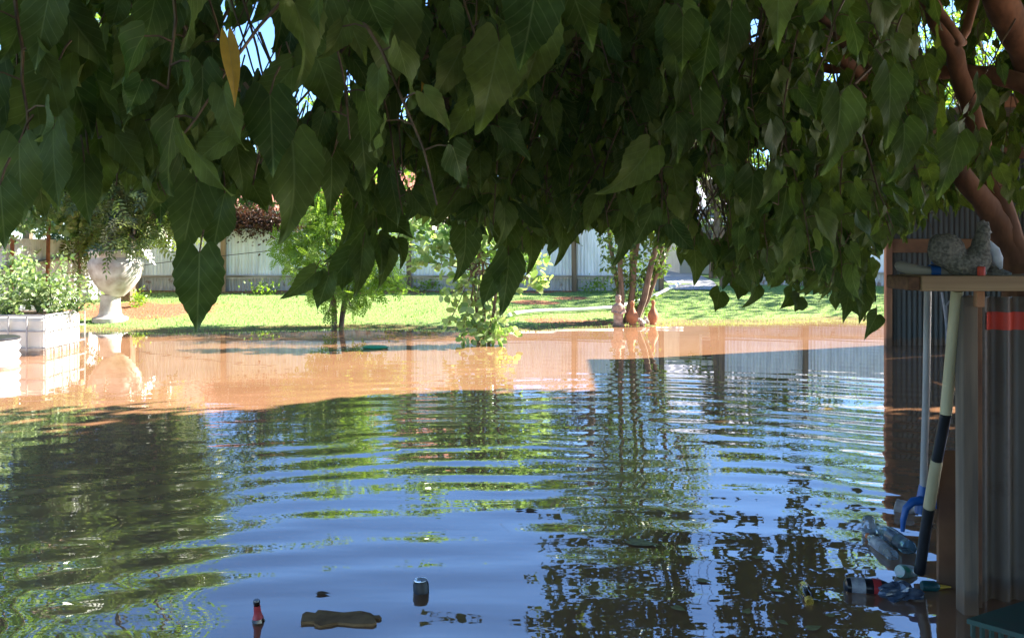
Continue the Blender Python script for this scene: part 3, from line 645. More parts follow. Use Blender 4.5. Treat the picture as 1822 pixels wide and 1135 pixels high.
# leaves one can pick out: stalk end, tip (picture positions), distance, how far turned, tone
HERO = [(355, 450, 350, 588, 1.55, .1, .25), (350, 325, 322, 462, 1.6, .3, .25), (400, 345, 372, 455, 1.65, -.4, .2), (422, 234, 328, 286, 1.5, .2, .8), (105, 108, 18, 255, 1.35, .2, .7), (172, 55, 120, 165, 1.5, .1, .8),
        (252, 52, 205, 152, 1.45, -.1, .95), (305, 15, 280, 92, 1.4, .5, .1), (325, 128, 275, 205, 1.6, .2, .6), (335, 132, 352, 245, 1.65, -.4, .6), (90, -20, 55, 120, 1.3, .1, .4), (45, 10, 15, 110, 1.4, .3, .5), (34, 255, 32, 402, 1.25, 0, .6),
        (95, 230, 90, 370, 1.45, -.3, .4), (275, 195, 222, 300, 1.7, .3, .5), (280, 200, 262, 305, 1.75, -.3, .4), (175, 245, 186, 352, 1.7, .6, .7), (520, 250, 531, 418, 1.5, 0, .55), (520, 122, 448, 212, 1.5, .2, .7), (480, 170, 487, 308, 1.35, .1, .05),
        (560, 90, 602, 205, 1.6, -.2, .55), (590, -40, 560, 95, 1.5, .2, .45), (690, -10, 705, 165, 1.7, 0, .6), (735, 20, 745, 120, 1.9, .5, .3), (795, 70, 812, 182, 2.0, .1, .7), (888, 75, 858, 232, 1.8, .25, 1.), (955, -30, 925, 138, 1.6, .2, .05), (965, 40, 940, 165, 1.9, -.2, .8),
        (1010, -40, 1052, 100, 1.7, .2, .3), (1385, -45, 1388, 70, 1.7, .1, 1.), (1495, 172, 1492, 302, 1.75, 0, .45), (1582, 130, 1595, 248, 1.85, .3, .4), (1608, 220, 1615, 312, 2.0, -.2, .3), (1705, 240, 1685, 340, 2.1, .25, .4), (1155, 265, 1098, 352, 2.2, .2, .9), (1215, 30, 1212, 135, 2.0, .1, .3),
        (1300, 20, 1295, 130, 2.1, .2, .2), (1245, 160, 1250, 260, 2.2, -.3, .3), (0, 330, 8, 440, 1.2, .2, .4), (150, 290, 150, 395, 1.6, .4, .3), (450, 330, 478, 385, 1.7, .5, .4), (590, 280, 592, 375, 1.9, .4, .3), (640, 210, 655, 330, 1.8, .2, .4), (1340, 310, 1335, 400, 2.4, .2, .3), (1400, 330, 1390, 405, 2.4, -.2, .4), (420, 260, 440, 350, 1.8, .6, .4), (212, 0, 200, 60, 1.5, .4, .4), (130, 10, 118, 70, 1.6, .5, .3),
        # the low sprig in the middle and the one beside the sapling
        (560, 485, 508, 532, 2.6, .2, .5), (585, 490, 563, 550, 2.6, -.3, .35), (625, 455, 575, 520, 2.7, .3, .2), (615, 470, 612, 525, 2.8, .2, .3), (645, 440, 640, 520, 2.7, .1, .45), (690, 432, 682, 505, 2.7, 0, .5), (672, 420, 690, 478, 2.7, .5, .3), (705, 430, 726, 462, 2.7, .4, .2), (688, 385, 738, 428, 2.7, .3, .1), (628, 360, 622, 425, 2.7, .2, .2), (668, 330, 660, 425, 2.8, .3, .3), (650, 400, 600, 470, 2.8, .2, .3),
        (905, 455, 900, 555, 2.8, .3, .15), (888, 480, 850, 540, 2.8, -.3, .35), (905, 395, 895, 475, 2.9, .2, .3), (828, 405, 830, 490, 2.7, 0, .2), (945, 420, 950, 480, 3.2, .2, .4), (1000, 400, 1003, 465, 3.2, .3, .4), (1112, 385, 1116, 462, 2.9, 0, .15), (1235, 440, 1243, 500, 3.4, .2, .5), (1280, 520, 1270, 560, 3.9, .3, .5), (1315, 500, 1312, 540, 3.9, .2, .5), (1410, 520, 1398, 545, 4, .2, .4), (1422, 528, 1410, 560, 4, .4, .3), (1510, 520, 1508, 560, 3.9, .2, .4), (1535, 525, 1538, 562, 3.9, .3, .4), (1560, 560, 1548, 590, 3.6, .1, .2), (1345, 510, 1335, 545, 3.9, .3, .4)]
for bx, by, tx, ty, Y, yaw, r in HERO:
    a = P(bx, by, Y); t = P(tx, ty, Y*.97 + .02); d = t - a; s = np.linalg.norm(d)
    n = np.array([math.sin(yaw), -math.cos(yaw), .25]); leaf(a, d, n, s*1.02, r, Y=Y)
    e = a + np.array([random.uniform(-.02, .02), random.uniform(0, .04), random.uniform(.03, .06)]); petiole(e, a)
# drooping shoots that carry the rest
XB = [-80, 0, 40, 100, 160, 210, 290, 330, 380, 440, 500, 545, 600, 640, 700, 760, 830, 880, 940, 1000, 1060, 1110, 1180, 1240, 1290, 1350, 1420, 1480, 1545, 1572, 1600, 1660, 1720, 1800, 1900]
YB = [430, 430, 385, 395, 345, 345, 400, 440, 390, 360, 375, 400, 350, 395, 420, 405, 430, 440, 460, 450, 415, 440, 445, 450, 505, 505, 500, 530, 560, 470, 415, 395, 360, 390, 420]
def ybot(px): return float(np.interp(px, XB, YB))
GAPS = [(418, 85, 20), (440, 105, 22), (468, 88, 16), (535, 178, 26), (430, 280, 12), (610, 155, 8), (720, 190, 8), (725, 320, 10), (665, 320, 9), (1255, 210, 9), (1235, 250, 9), (1345, 290, 13), (1270, 390, 26), (1250, 340, 14), (1640, 70, 8), (1340, 55, 7), (1690, 40, 8), (1755, 100, 12), (1785, 60, 9), (1700, 180, 8), (1800, 180, 8), (575, 330, 18), (505, 355, 12), (470, 60, 16), (1480, 140, 8), (1540, 130, 8)]
def in_gap(p, mrg=0):
    py = HZ - (p[2]-H)/p[1]*F; px = CX + p[0]/p[1]*F
    return any((px-a)**2 + (py-b)**2 < (r+mrg)**2 for a, b, r in GAPS)
def shoot(px, py, Y, length, size, over=0.):
    p = Vector(P(px, py, Y)); side = random.choice((-1, 1)); az = random.uniform(0, 6.28); d = Vector((math.cos(az)*.5, math.sin(az)*.35, -.75)).normalized()
    step = .05*size/.13; pts = [p.copy()]; n = int(length/step)
    for i in range(n):
        d = (d + Vector((random.gauss(0, .09), random.gauss(0, .09), -.10))).normalized(); p = p + d*step; pts.append(p.copy())
        side = -side
        qx = CX + p.x/p.y*F; qy = HZ - (p.z-H)/p.y*F
        out = Vector((side*(.5+random.random()*.5), -.35 + random.gauss(0, .4), .1)).normalized()
        base = p + out*(.03 + .02*random.random())*size/.13
        s = size*random.uniform(.5, 1.2)*(.75 if i > n-2 else 1)
        dirn = Vector((side*.3 + random.gauss(0, .32), random.gauss(-.05, .34), -1)).normalized()
        tip = base + dirn*s*.9
        ty = HZ - (tip.z-H)/tip.y*F; tx = CX + tip.x/tip.y*F
        if ty > ybot(tx) + over + random.uniform(-15, 12): break
        if in_gap(tip, 12) or in_gap(base, 10) or in_gap((base+tip)/2, 26*2/Y): continue
        yaw = random.gauss(0, .75); nn = np.array([math.sin(yaw), -math.cos(yaw), random.uniform(.0, .5)])
        leaf(base, dirn, nn, s, Y=Y); petiole(p, base)
    if len(pts) > 2: tw.tube(pts, [.0035 - .0022*i/len(pts) for i in range(len(pts))], 5, False)
def band(n, x0, x1, top0, top1, y0, y1, size, length, over=0.):
    for i in range(n):
        px = x0 + (x1-x0)*(i + random.random())/n
        shoot(px, random.uniform(top0, min(top1, ybot(px)-40)), random.uniform(y0, y1), random.uniform(*length), size*random.uniform(.9, 1.1), over)
band(26, -80, 620, -260, 180, 1.3, 1.9, .124, (.3, .6))
band(70, -100, 700, -300, 260, 1.9, 3.0, .128, (.4, .9))
band(70, -100, 760, -200, 300, 3.0, 4.6, .14, (.4, 1.0), -25)
band(8, 560, 1250, -300, 40, 1.8, 2.3, .125, (.25, .4))
band(90, 560, 1300, -250, 330, 2.3, 3.4, .115, (.35, .8))
band(170, 560, 1350, -200, 360, 3.4, 5.0, .112, (.5, 1.1), 0)
band(8, 1250, 1640, -250, 40, 1.8, 2.4, .13, (.2, .4))
band(64, 1200, 1600, -250, 300, 2.4, 3.6, .12, (.35, .8))
band(3, 1600, 1880, -250, 60, 2.6, 3.6, .12, (.2, .4))
band(110, 1150, 1585, -150, 420, 3.5, 5.0, .12, (.5, 1.1), 0)
band(95, 1560, 1900, -200, 330, 4.6, 5.8, .12, (.3, .9))
band(8, 1585, 1680, 150, 300, 3.4, 4.0, .11, (.2, .4))
band(45, 1610, 1900, -200, 180, 4.6, 6.2, .115, (.3, .8))
band(46, 1225, 1572, 330, 480, 3.7, 4.8, .105, (.2, .5), 22)
band(30, 1580, 1720, 220, 330, 4.5, 5.2, .105, (.2, .45), 12)
band(90, 760, 1580, 120, 400, 5.5, 7.5, .13, (.4, 1.0), -8)
band(120, 980, 1570, 60, 380, 7.0, 9.6, .14, (.5, 1.3), 0)
for (kind, k), L in buckets.items():
    ts = near_t if kind == 'near' else mid_t
    Pp = np.array([l[0] for l in L]); D = np.array([l[1] for l in L]); Nn = np.array([l[2] for l in L]); Ss = np.array([l[3] for l in L]); Rr = np.array([l[4] for l in L])
    LV.add(*scatter(ts[k], Pp, frames(D, Nn), Ss, Rr))
LV.build('crown', M['mulberry'], mul)
print('hanging leaves', sum(len(l) for l in buckets.values()))
# tangled bare twigs in the dark heart of the crown
for i in range(90):
    px, py, Y = random.gauss(1080, 170), random.uniform(-20, 260), random.uniform(3., 4.3)
    p = Vector(P(px, py, Y)); d = Vector((random.gauss(-.6, .5), random.gauss(0, .4), random.gauss(-.1, .5))).normalized(); pts = [p.copy()]
    for j in range(9):
        d = (d + Vector((random.gauss(0, .14), random.gauss(0, .12), random.gauss(.02, .12)))).normalized(); p = p + d*.07; pts.append(p.copy())
    r0 = random.uniform(.0025, .006); tw.tube(pts, [r0*(1-.07*j) for j in range(10)], 5, False)
for pts, r in (([(850, -20, 2.4), (800, 50, 2.4), (760, 90, 2.45), (745, 105, 2.5)], .007), ([(795, 175, 2.6), (797, 240, 2.6), (802, 310, 2.6)], .007), ([(1420, 0, 3), (1360, 80, 3), (1320, 145, 3)], .006), ([(1590, 0, 3.2), (1570, 60, 3.2), (1580, 120, 3.2)], .012), ([(1540, 175, 2.5), (1520, 150, 2.5), (1560, 110, 2.55)], .005), ([(430, 234, 1.5), (415, 235, 1.5)], .003), ([(620, 200, 2.2), (660, 170, 2.2), (700, 130, 2.2), (760, 100, 2.3)], .006)):
    tw.tube([P(*q) for q in pts], r, 6)
tw.build('twig', M['twig'], mul)
for bx, by, tx, ty, Y, wd in ((405, 68, 425, 188, 1.15, .22), (1000, 375, 996, 410, 3.2, .33), (1140, 360, 1148, 378, 3.2, .4), (757, 130, 752, 165, 2.4, .3), (936, 262, 930, 292, 2.8, .2), (820, 200, 834, 240, 2.6, .12)):
    a = P(bx, by, Y); t = P(tx, ty, Y); d = (t-a)[None]; tm = heart_leaf(13, 3, wd*.6, .4, .2, .3)
    V, Fq, U, R_ = scatter(tm, a[None], frames(d, np.array([[.3, -1, .1]])), [np.linalg.norm(d)])
    np_mesh('yellow_leaf', V, Fq, M['yellow_leaf'], mul, U, R_)
# the upper crown, above the picture, that shades everything under the tree
N = 150000
q = rng.uniform(0, 1, (N, 3)); X = -4.5 + q[:, 0]*15; Y = -5.5 + q[:, 1]*18.5; Z = 2.9 + q[:, 2]**1.2*3.6
zmin = np.maximum(2.95, 1.62 + .30*Y)
dens = np.sin(X*1.9 + 1)*np.sin(Y*1.6 + Z) + .6*np.sin(X*3.1 + Z*2.2)
edge = ((X - 2.9)/7.4)**2 + ((Y - 2.3)/8.7)**2 + ((Z - 4.2)/2.9)**2
k = (Z > zmin) & (edge < 1 + .12*dens) & (dens > -1.3)
k &= ~((Y > 9.5) & (X > 4.6) & (Z < 4.3))
p = np.stack([X, Y, Z], 1)[k]; print('upper leaves', len(p))
NB = 2500                                          # unseen skirt of leaves, added behind the viewer to block sky light
qb = rng.uniform(0, 1, (NB, 3)); aa = math.pi*(1.35 + .65*qb[:, 0]); rr = 3.4 + qb[:, 1]*1.8
pb = np.stack([.3 + rr*np.cos(aa)*1.25, .4 + rr*np.sin(aa), .5 + qb[:, 2]*3.4], 1)
pe = rng.uniform(0, 1, (26000, 3)); pe = np.stack([4.6 + pe[:, 0]*6.8, 6.5 + pe[:, 1]*6.2, 3.7 + pe[:, 2]*2.9], 1)  # extra unseen clump, added to shade the water beside the shed
pe = pe[(pe[:, 2] > np.maximum(1.62 + .30*pe[:, 1], 3.7)) & (((pe[:, 0]-8)/3.4)**2 + ((pe[:, 1]-8.8)/2.9)**2 + ((pe[:, 2]-5.2)/1.6)**2 < 1.15)]
p = np.concatenate([p, pb, pe])
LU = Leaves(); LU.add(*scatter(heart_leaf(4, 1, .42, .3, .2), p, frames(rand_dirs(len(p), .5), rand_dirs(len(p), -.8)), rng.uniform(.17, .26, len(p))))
LU.build('crown_and_shade_leaves', M['canopy'], mul)

# ------------------------------------------------------------------ iron shed at the right
root = empty('iron_shed', (6.2, 12.8, -.4), 'dark corrugated iron lean-to with orange brown corner post standing in the water', 'shed')
X0, X1, Yw = sx(1583, 12.8), 8.7, 12.85
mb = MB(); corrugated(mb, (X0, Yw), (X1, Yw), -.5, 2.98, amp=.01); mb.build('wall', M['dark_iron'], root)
mb = MB(); corrugated(mb, (X1, Yw), (X1, 7.6), -.5, 2.9, amp=.01); mb.build('wall', M['dark_iron'], root)  # unseen side wall, extended forward to block the sun
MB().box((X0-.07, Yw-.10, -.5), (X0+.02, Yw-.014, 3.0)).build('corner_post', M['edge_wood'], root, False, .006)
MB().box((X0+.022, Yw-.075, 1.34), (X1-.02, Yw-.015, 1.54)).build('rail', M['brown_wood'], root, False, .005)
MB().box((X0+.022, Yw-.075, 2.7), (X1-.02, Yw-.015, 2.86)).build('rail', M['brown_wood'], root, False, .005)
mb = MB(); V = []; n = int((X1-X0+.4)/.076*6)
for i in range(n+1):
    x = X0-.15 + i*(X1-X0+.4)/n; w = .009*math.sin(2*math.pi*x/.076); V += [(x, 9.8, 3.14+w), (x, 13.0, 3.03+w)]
mb.add(V, [(2*i, 2*i+2, 2*i+3, 2*i+1) for i in range(n)]); mb.build('roof', M['dark_iron'], root)  # roof front and right end extended to shade the water
MB().box((X0-.14, 9.85, 3.0), (X1+.2, 9.93, 3.115)).build('beam', M['brown_wood'], root, False)
MB().box((X1-.1, 9.85, -.5), (X1, 9.93, 2.995)).build('post', M['grey_post'], root, False)
# a frame of pale tube leaning on the far wall
a, bq = P(1678, 528, 12.4), P(1686, 610, 12.4)
mb = MB(); mb.tube([P(1676, 520, 12.3), P(1682, 560, 12.3), P(1688, 615, 12.3)], .018, 6); mb.tube([P(1690, 535, 12.35), P(1684, 545, 12.35), P(1684, 612, 12.35)], .012, 6)
own(mb, 'metal_rod', M['cage'], 'thin grey bent metal rods leaning on the dark shed wall', 'rod')

# ------------------------------------------------------------------ near wall, shelf and what stands there
root = empty('corrugated_wall', P(1790, 1085, 3.7), 'weathered corrugated iron wall at the right edge with a red tape band', 'wall')
mb = MB(); a = P(1738, 0, 3.72); corrugated(mb, (a[0], 3.72), (a[0]+1.6, 3.60), -.5, 1.27, pitch=.092, amp=.019, sub=12, wob=.004); mb.build('sheet', M['near_iron'], root)
t0 = .030; mb = MB(); corrugated(mb, (a[0]+t0, 3.72-.075*t0-.005), (a[0]+1.2, 3.63-.005), P(0, 588, 3.68)[2], P(0, 556, 3.68)[2], pitch=.092, amp=.019, sub=12, wob=.004, ph=t0); mb.build('tape_band', M['red'], root)
p0 = P(1705, 1095, 3.62)
MB().bar((p0[0]+.028, 3.60, -.5), (p0[0]+.022, 3.60, 1.28), .062, .07, (0, 1, 0)).build('post', M['grey_post'], root, False, .006)
MB().bar((p0[0]+.088, 3.66, -.5), (p0[0]+.088, 3.66, 1.27), .045, .04, (0, 1, 0)).build('batten', M['brown_wood'], root, False, .004)
MB().bar(P(1742, 546, 3.55), P(1742, 518, 3.55), .032, .03, (0, 1, 0)).build('bracket', M['edge_wood'], root, False, .003)
# shelf
z0, z1 = P(0, 518, 3.3)[2], P(0, 491, 3.3)[2]; xl = sx(1640, 3.3)
root = empty('timber_shelf', (xl+.5, 3.42, z0), 'raw timber shelf board with dark end grain carrying the stone rooster', 'shelf')
MB().box((xl, 3.3, z0), (xl+1.5, 3.50, z1)).build('board', M['shelf_wood'], root, False, .003)
MB().box((xl-.052, 3.305, z0+.002), (xl-.001, 3.495, z1-.002)).build('board_end', M['end_grain'], root, False, .008)
# rooster
zs = z1; Yr = 3.40
def R2(px, py, dy=0): return P(px, py, Yr + dy)
root = empty('rooster_statue', (sx(1720, Yr), Yr, zs), 'speckled grey stone rooster with white breast standing on the timber shelf', 'statue')
mb = MB()
for px, py, rx, ry, rz in ((1684, 446, 34, 20, 31), (1672, 436, 20, 16, 20), (1697, 462, 26, 22, 22), (1720, 470, 40, 30, 24), (1738, 462, 24, 26, 26), (1745, 440, 16, 18, 26), (1748, 422, 13, 14, 20), (1750, 410, 12, 11, 12)):
    k = Yr/F; mb.ball(P(px, py, Yr), (rx*k, ry*k, rz*k))
mb.lathe([(.055, 0), (.06, .006), (.04, .02), (.034, .05)], (sx(1728, Yr), Yr, zs), n=20, flat=(1, .8))
mb.tube([P(1756, 411, Yr), P(1768, 415, Yr)], [.012, .002], 8)
for px, py in ((1742, 400), (1749, 397), (1757, 400)): mb.ball(P(px, py, Yr), (.010, .006, .016), 8, 6)
body = mb.build('body', M['rooster'], root)
rm = body.modifiers.new('Remesh', 'REMESH'); rm.mode = 'VOXEL'; rm.voxel_size = .0045; rm.use_smooth_shade = True
sm_ = body.modifiers.new('Smooth', 'SMOOTH'); sm_.factor = .5; sm_.iterations = 6
mb = MB(); k = Yr/F
mb.tube([P(1759, 430, Yr-.01), P(1768, 445, Yr-.012), P(1774, 462, Yr-.012), P(1781, 478, Yr-.01)], [.008, .021, .022, .006], 10); mb.build('breast', M['rooster_white'], root)
mb = MB(); mb.lathe([(.055, 0), (.058, .008), (.03, .02), (.012, .034)], (sx(1775, Yr), Yr+.01, zs), n=16, flat=(1, .7)); mb.build('foot', M['rooster'], root)
mb = MB(); mb.lathe([(.013, 0), (.014, .004), (.014, .03), (.011, .034)], (sx(1746, 3.33), 3.33, zs), n=14)
o_ = own(mb, 'red_cap', M['red'], 'small red plastic cap lying at the foot of the stone rooster', 'cap')
# pale driftwood roll with a blue band at the shelf end
root = empty('driftwood', P(1625, 482, 3.44), 'pale smooth driftwood stick with a blue strap poking past the shelf end', 'driftwood')
mb = MB(); mb.tube([P(1594, 470, 3.44), P(1600, 473, 3.44), P(1620, 479, 3.44), P(1648, 483, 3.44), P(1700, 484, 3.44), P(1735, 484, 3.44)], [.010, .021, .023, .020, .018, .014], 12); mb.build('stick', M['bone'], root)
mb = MB(); mb.tube([P(1653, 483, 3.44), P(1669, 484, 3.44)], [.027, .027], 14); mb.tube([P(1661, 470, 3.42), P(1663, 458, 3.42)], [.011, .009], 8); mb.build('strap', M['blue'], root)
# white pole with blue fork head
root = empty('garden_fork', W(1645, 960), 'upside down white pole with a blue two armed plastic head at the water', 'tool')
Yp = 4.15
mb = MB(); mb.tube([P(1651, 505, Yp-.3), P(1648, 700, Yp-.1), P(1643, 868, Yp)], [.0155, .0165, .017], 12); mb.build('pole', M['white_pole'], root)
mb = MB(); mb.tube([P(1643, 862, Yp), P(1641, 885, Yp), P(1639, 912, Yp)], [.019, .026, .030], 12); mb.build('ferrule', M['blue'], root)
for pts in ([(1640, 890), (1624, 892), (1612, 904), (1607, 925), (1606, 945)], [(1646, 890), (1662, 893), (1675, 905), (1681, 928), (1682, 955)]):
    mb = MB(); mb.tube([P(a, b_, Yp - .02) for a, b_ in pts], [.022, .020, .017, .014, .009], 10); mb.build('arm', M['blue'], root)
# banded stick
Yb = 3.95
root = empty('banded_pole', W(1640, 1015), 'leaning broom stick banded in cream and black beside the grey post', 'pole')
seg = [(1703, 518), (1683, 736), (1667, 818), (1653, 902), (1636, 1018)]
def bp(i): return P(*seg[i], Yb - .35*(4-i)/4)
for i, (mm, nm, r) in enumerate((('cream', 'cream_section', .024), ('black_plastic', 'black_section', .0235), ('cream', 'cream_section', .025), ('black_plastic', 'black_section', .024))):
    a, c = Vector(bp(i)), Vector(bp(i+1)); mb = MB(); mb.tube([a, a.lerp(c, .5), c], [r, r, r], 12); mb.build(nm, M[mm], root)
own(MB().bar(P(1690, 800, 3.85), tuple(Vector(P(1688, 1010, 3.85)) - Vector((0, 0, .2))), .10, .02, (0, 1, 0)), 'brown_board', M['brown_wood'], 'brown board standing in the water behind the banded stick', 'board', smooth=False)
# green mat on a block in the corner
z = .12
c = [P(1718, 1108, 0)] 
def on(px, py, zz): Yy = (H - zz)*F/(py-HZ); return (sx(px, Yy), Yy, zz)
root = empty('green_crate', on(1790, 1110, 0), 'dull green plastic crate lid with toothed rim in the lower right corner', 'crate')
zt = .10; q4 = [on(1720, 1100, zt), on(1822, 1068, zt), (on(1822, 1068, zt)[0]+.5, on(1822, 1068, zt)[1]-.1, zt), (on(1720, 1100, zt)[0]+.45, on(1720, 1100, zt)[1]-.45, zt)]
mb = MB().add(q4 + [(x, y, z-.018) for x, y, z in q4], [(0, 3, 2, 1), (4, 5, 6, 7), (0, 1, 5, 4), (1, 2, 6, 5), (2, 3, 7, 6), (3, 0, 4, 7)]); mb.build('lid', M['green_mat'], root, False)
mb = MB(); e0, e1 = Vector(q4[0]), Vector(q4[3])
for i in range(20):
    p = e0.lerp(e1, (i+.5)/20) + Vector((.012, .012, -.018)); mb.box((p.x-.006, p.y-.008, p.z-.05), (p.x+.006, p.y+.008, p.z+.001))
mb.build('rim', M['green_mat'], root, False)

# ------------------------------------------------------------------ floating litter
def bottle(name, label, a, b, r, prof, mm, parts=(), cat='bottle', group=None):
    """a lathe from a to b; prof (radius share, position share); parts: name, material, from, to, radius factor"""
    a, b = Vector(a), Vector(b); L = (b-a).length; root = empty(name, tuple(a), label, cat, group)
    ht = lambda t: float(np.interp(t, [p[1] for p in prof], [p[0] for p in prof]))*r
    MB().lathe([(q*r, t*L) for q, t in prof], a, b-a, 22).build('body', mm, root)
    for nm, pm, t0, t1, k in parts:
        ts = np.linspace(t0, t1, 6); MB().lathe([(ht(t)*k + .0006, t*L) for t in ts], a, b-a, 22).build(nm, pm, root)
    return root
BEER = [(.6, 0), (1, .02), (1, .55), (.9, .62), (.45, .78), (.38, .93), (.43, .94), (.43, .975), (.36, 1)]
a = Vector(W(458, 1106)); bottle('beer_bottle', 'dark beer bottle neck with red label poking up out of the water', a + Vector((.012, .02, -.16)), a + Vector((-.004, 0, .088)), .031, BEER, M['amber'], [('neck_label', M['red_label'], .70, .905, 1.02)])
CAN = [(.75, 0), (.98, .05), (1, .1), (1, .87), (.84, .96), (.86, 1)]
a = Vector(W(750, 1052)); cr = bottle('drink_can', 'black drink can floating upright by itself in the blue water', a + Vector((.004, 0, -.075)), a + Vector((-.004, -.002, .05)), .034, CAN, M['can_black'], [], 'can')
tp = a + Vector((-.004, -.002, .05))
mb = MB().lathe([(.026, -.004), (.028, .002), (.0285, .002), (.029, .0)], tp, (0, 0, 1), 22); mb.build('lid', M['can_metal'], cr)
MB().lathe([(.009, 0), (.009, .0012)], tp + Vector((-.008, .006, .0025)), (0, 0, 1), 12, (1, .7)).build('opening', M['black_plastic'], cr)
a, c = Vector(W(1502, 1048)), Vector(W(1578, 1052)); up = Vector((0, 0, .016))
bottle('spray_bottle', 'dark bottle with a red band floating on its side', a + up, c + up + Vector((.03, -.005, 0)), .036, [(.55, 0), (.9, .04), (1, .1), (1, .6), (.95, .72), (.7, .85), (.45, .92), (.42, 1)], M['can_black'],
       [('red_band', M['red_label'], .56, .72, 1.03), ('label', M['label_grey'], .12, .40, 1.01)])
a, c = Vector(W(1441, 1076)), Vector(W(1436, 1054))
bottle('small_bottle', 'small dark bottle with a round yellow cap facing the camera', c + Vector((0, .05, .008)), a + Vector((0, -.0, .012)), .026, [(.7, 0), (1, .06), (1, .6), (.75, .8), (.5, .9), (.5, 1)], M['amber'], [('cap', M['yellow'], .86, 1.0, 1.12)])
PET = [(.6, 0), (.95, .03), (1, .08), (.93, .2), (1, .3), (1, .62), (.8, .78), (.4, .9), (.38, .94), (.42, .95), (.42, 1)]
a, c = Vector(W(1620, 985)), Vector(W(1556, 945))
bottle('plastic_bottle', 'bluish clear plastic bottle lying in the water, nearer the blue tool head', a + Vector((0, 0, .022)), c + Vector((.012, 0, .026)), .040, PET, M['bluish_clear'], [('label', M['bag'], .32, .55, 1.01)])
a, c = Vector(W(1592, 990)), Vector(W(1543, 955))
bottle('plastic_bottle', 'clear plastic bottle with grey label and orange neck ring', a + Vector((-.02, -.04, .014)), c + Vector((-.012, -.02, .018)), .030, PET, M['clear'], [('label', M['label_grey'], .33, .66, 1.02), ('neck_ring', M['orange'], .90, .955, 1.1)])
a = Vector(W(1548, 950)); bottle('cloudy_bottle', 'cloudy clear bottle base tilting up out of the water', a + Vector((.006, .02, -.10)), a + Vector((-.008, .0, .09)), .034, [(.4, 0), (.6, .1), (1, .3), (1, .8), (.9, .95), (.6, 1)], M['clear'], [('sleeve', M['label_grey'], .3, .62, 1.01)])
a = Vector(W(1609, 1024)); bottle('crushed_can', 'green and silver can floating beside the banded stick', a + Vector((.05, .03, .005)), a + Vector((-.03, -.02, .028)), .030, CAN, M['green_can'], [], 'can')
a = Vector(W(1625, 918)); bottle('milk_bottle', 'white plastic bottle wedged under the blue tool head', a + Vector((-.05, .12, .02)), a + Vector((.05, .06, .0)), .045, PET, M['white_plastic'], [('cap', M['blue'], .955, 1.0, 1.1)])
# crumpled bag
c = W(1600, 1062); bm_v = []; mb = MB(); n, mm = 18, 11
for i in range(mm):
    ph = math.pi*i/(mm-1)
    for j in range(n):
        t = 2*math.pi*j/n; k = 1 + .22*math.sin(3*t+2*ph) + .14*math.sin(7*t-3*ph) + random.uniform(-.09, .09)
        bm_v.append((c[0] + .085*k*math.sin(ph)*math.cos(t), c[1] + .06*k*math.sin(ph)*math.sin(t), .022 + .034*k*-math.cos(ph)))
mb.add(bm_v, [(i*n+j, i*n+(j+1) % n, (i+1)*n+(j+1) % n, (i+1)*n+j) for i in range(mm-1) for j in range(n)])
own(mb, 'plastic_bag', M['bag'], 'crumpled dark blue plastic bag floating against the banded stick', 'bag', smooth=False)
a = Vector(W(1648, 1048)); bottle('cleaner_bottle', 'small teal bottle with a pointed yellow nozzle', a + Vector((-.02, 0, .014)), a + Vector((.105, -.004, .012)), .024, [(.8, 0), (1, .06), (1, .45), (.55, .58), (.42, .62), (.1, 1)], M['teal'], [('nozzle', M['yellow'], .60, .995, 1.05)])
# floating leaves; the brown ones stand in for reflections of hanging leaves
def flat_leaf(px, py, s, ang, label, mm='reflected_leaf'):
    p = W(px, py); tm = heart_leaf(9, 2, .36, .1, .05)[0]; f = heart_leaf(9, 2, .36)[1]
    c_, s_ = math.cos(ang), math.sin(ang)
    V = [(p[0] + s*(x*c_ - (z+.5)*s_), p[1] + s*(x*s_ + (z+.5)*c_), .006 + abs(y)*s*.3) for x, y, z in tm]
    return own(MB().add(V, [tuple(q) for q in f]), 'floating_or_reflected_leaf', M[mm], label, 'leaf', group='floating leaves and stand-ins for leaf reflections on the flood')
flat_leaf(577, 1057, .055, 1.5, 'single flat brown shape standing for a reflected leaf between the beer bottle and the can')
flat_leaf(948, 909, .07, 1.2, 'larger brown shape of the pair standing for reflected leaves below the sapling reflection'); flat_leaf(927, 907, .05, 1.9, 'smaller brown shape of the pair standing for reflected leaves below the sapling reflection')
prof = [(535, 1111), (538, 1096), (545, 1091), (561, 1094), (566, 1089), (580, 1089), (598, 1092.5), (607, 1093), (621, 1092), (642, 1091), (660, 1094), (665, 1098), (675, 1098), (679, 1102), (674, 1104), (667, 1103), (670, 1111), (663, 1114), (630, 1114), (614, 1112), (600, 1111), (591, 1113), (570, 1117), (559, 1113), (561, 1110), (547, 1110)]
tv = [W(*q) for q in prof]; nv = len(tv); mb = MB()  # flat brown slab added in place of a leaf reflection
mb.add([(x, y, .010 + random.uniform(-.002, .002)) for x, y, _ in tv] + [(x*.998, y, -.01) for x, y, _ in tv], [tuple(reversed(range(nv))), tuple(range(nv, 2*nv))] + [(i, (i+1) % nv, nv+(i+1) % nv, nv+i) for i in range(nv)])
own(mb, 'reflection_strip', M['reflection_brown'], 'flat brown strip standing for a leaf reflection between beer bottle and picture foot', 'bark', smooth=False)  # stands for a leaf reflection, not a piece of bark
for px, py, a_ in ((1372, 978, .3), (1385, 1052, 1.2), (1352, 992, 2.0), (1395, 1110, .5), (1330, 1088, 2.6), (1255, 1035, 1.1), (1305, 960, .2), (1450, 1118, 1.9), (1480, 1095, 2.2), (1210, 1085, .7)):
    flat_leaf(px, py, .045 + .02*random.random(), a_, 'small yellowish leaf fleck floating in the dark water near the litter', 'yellow_leaf_float')
flat_leaf(1148, 968, .15, 1.1, 'broad yellow green leaf floating among the dark reflections', 'yellow_leaf_float')
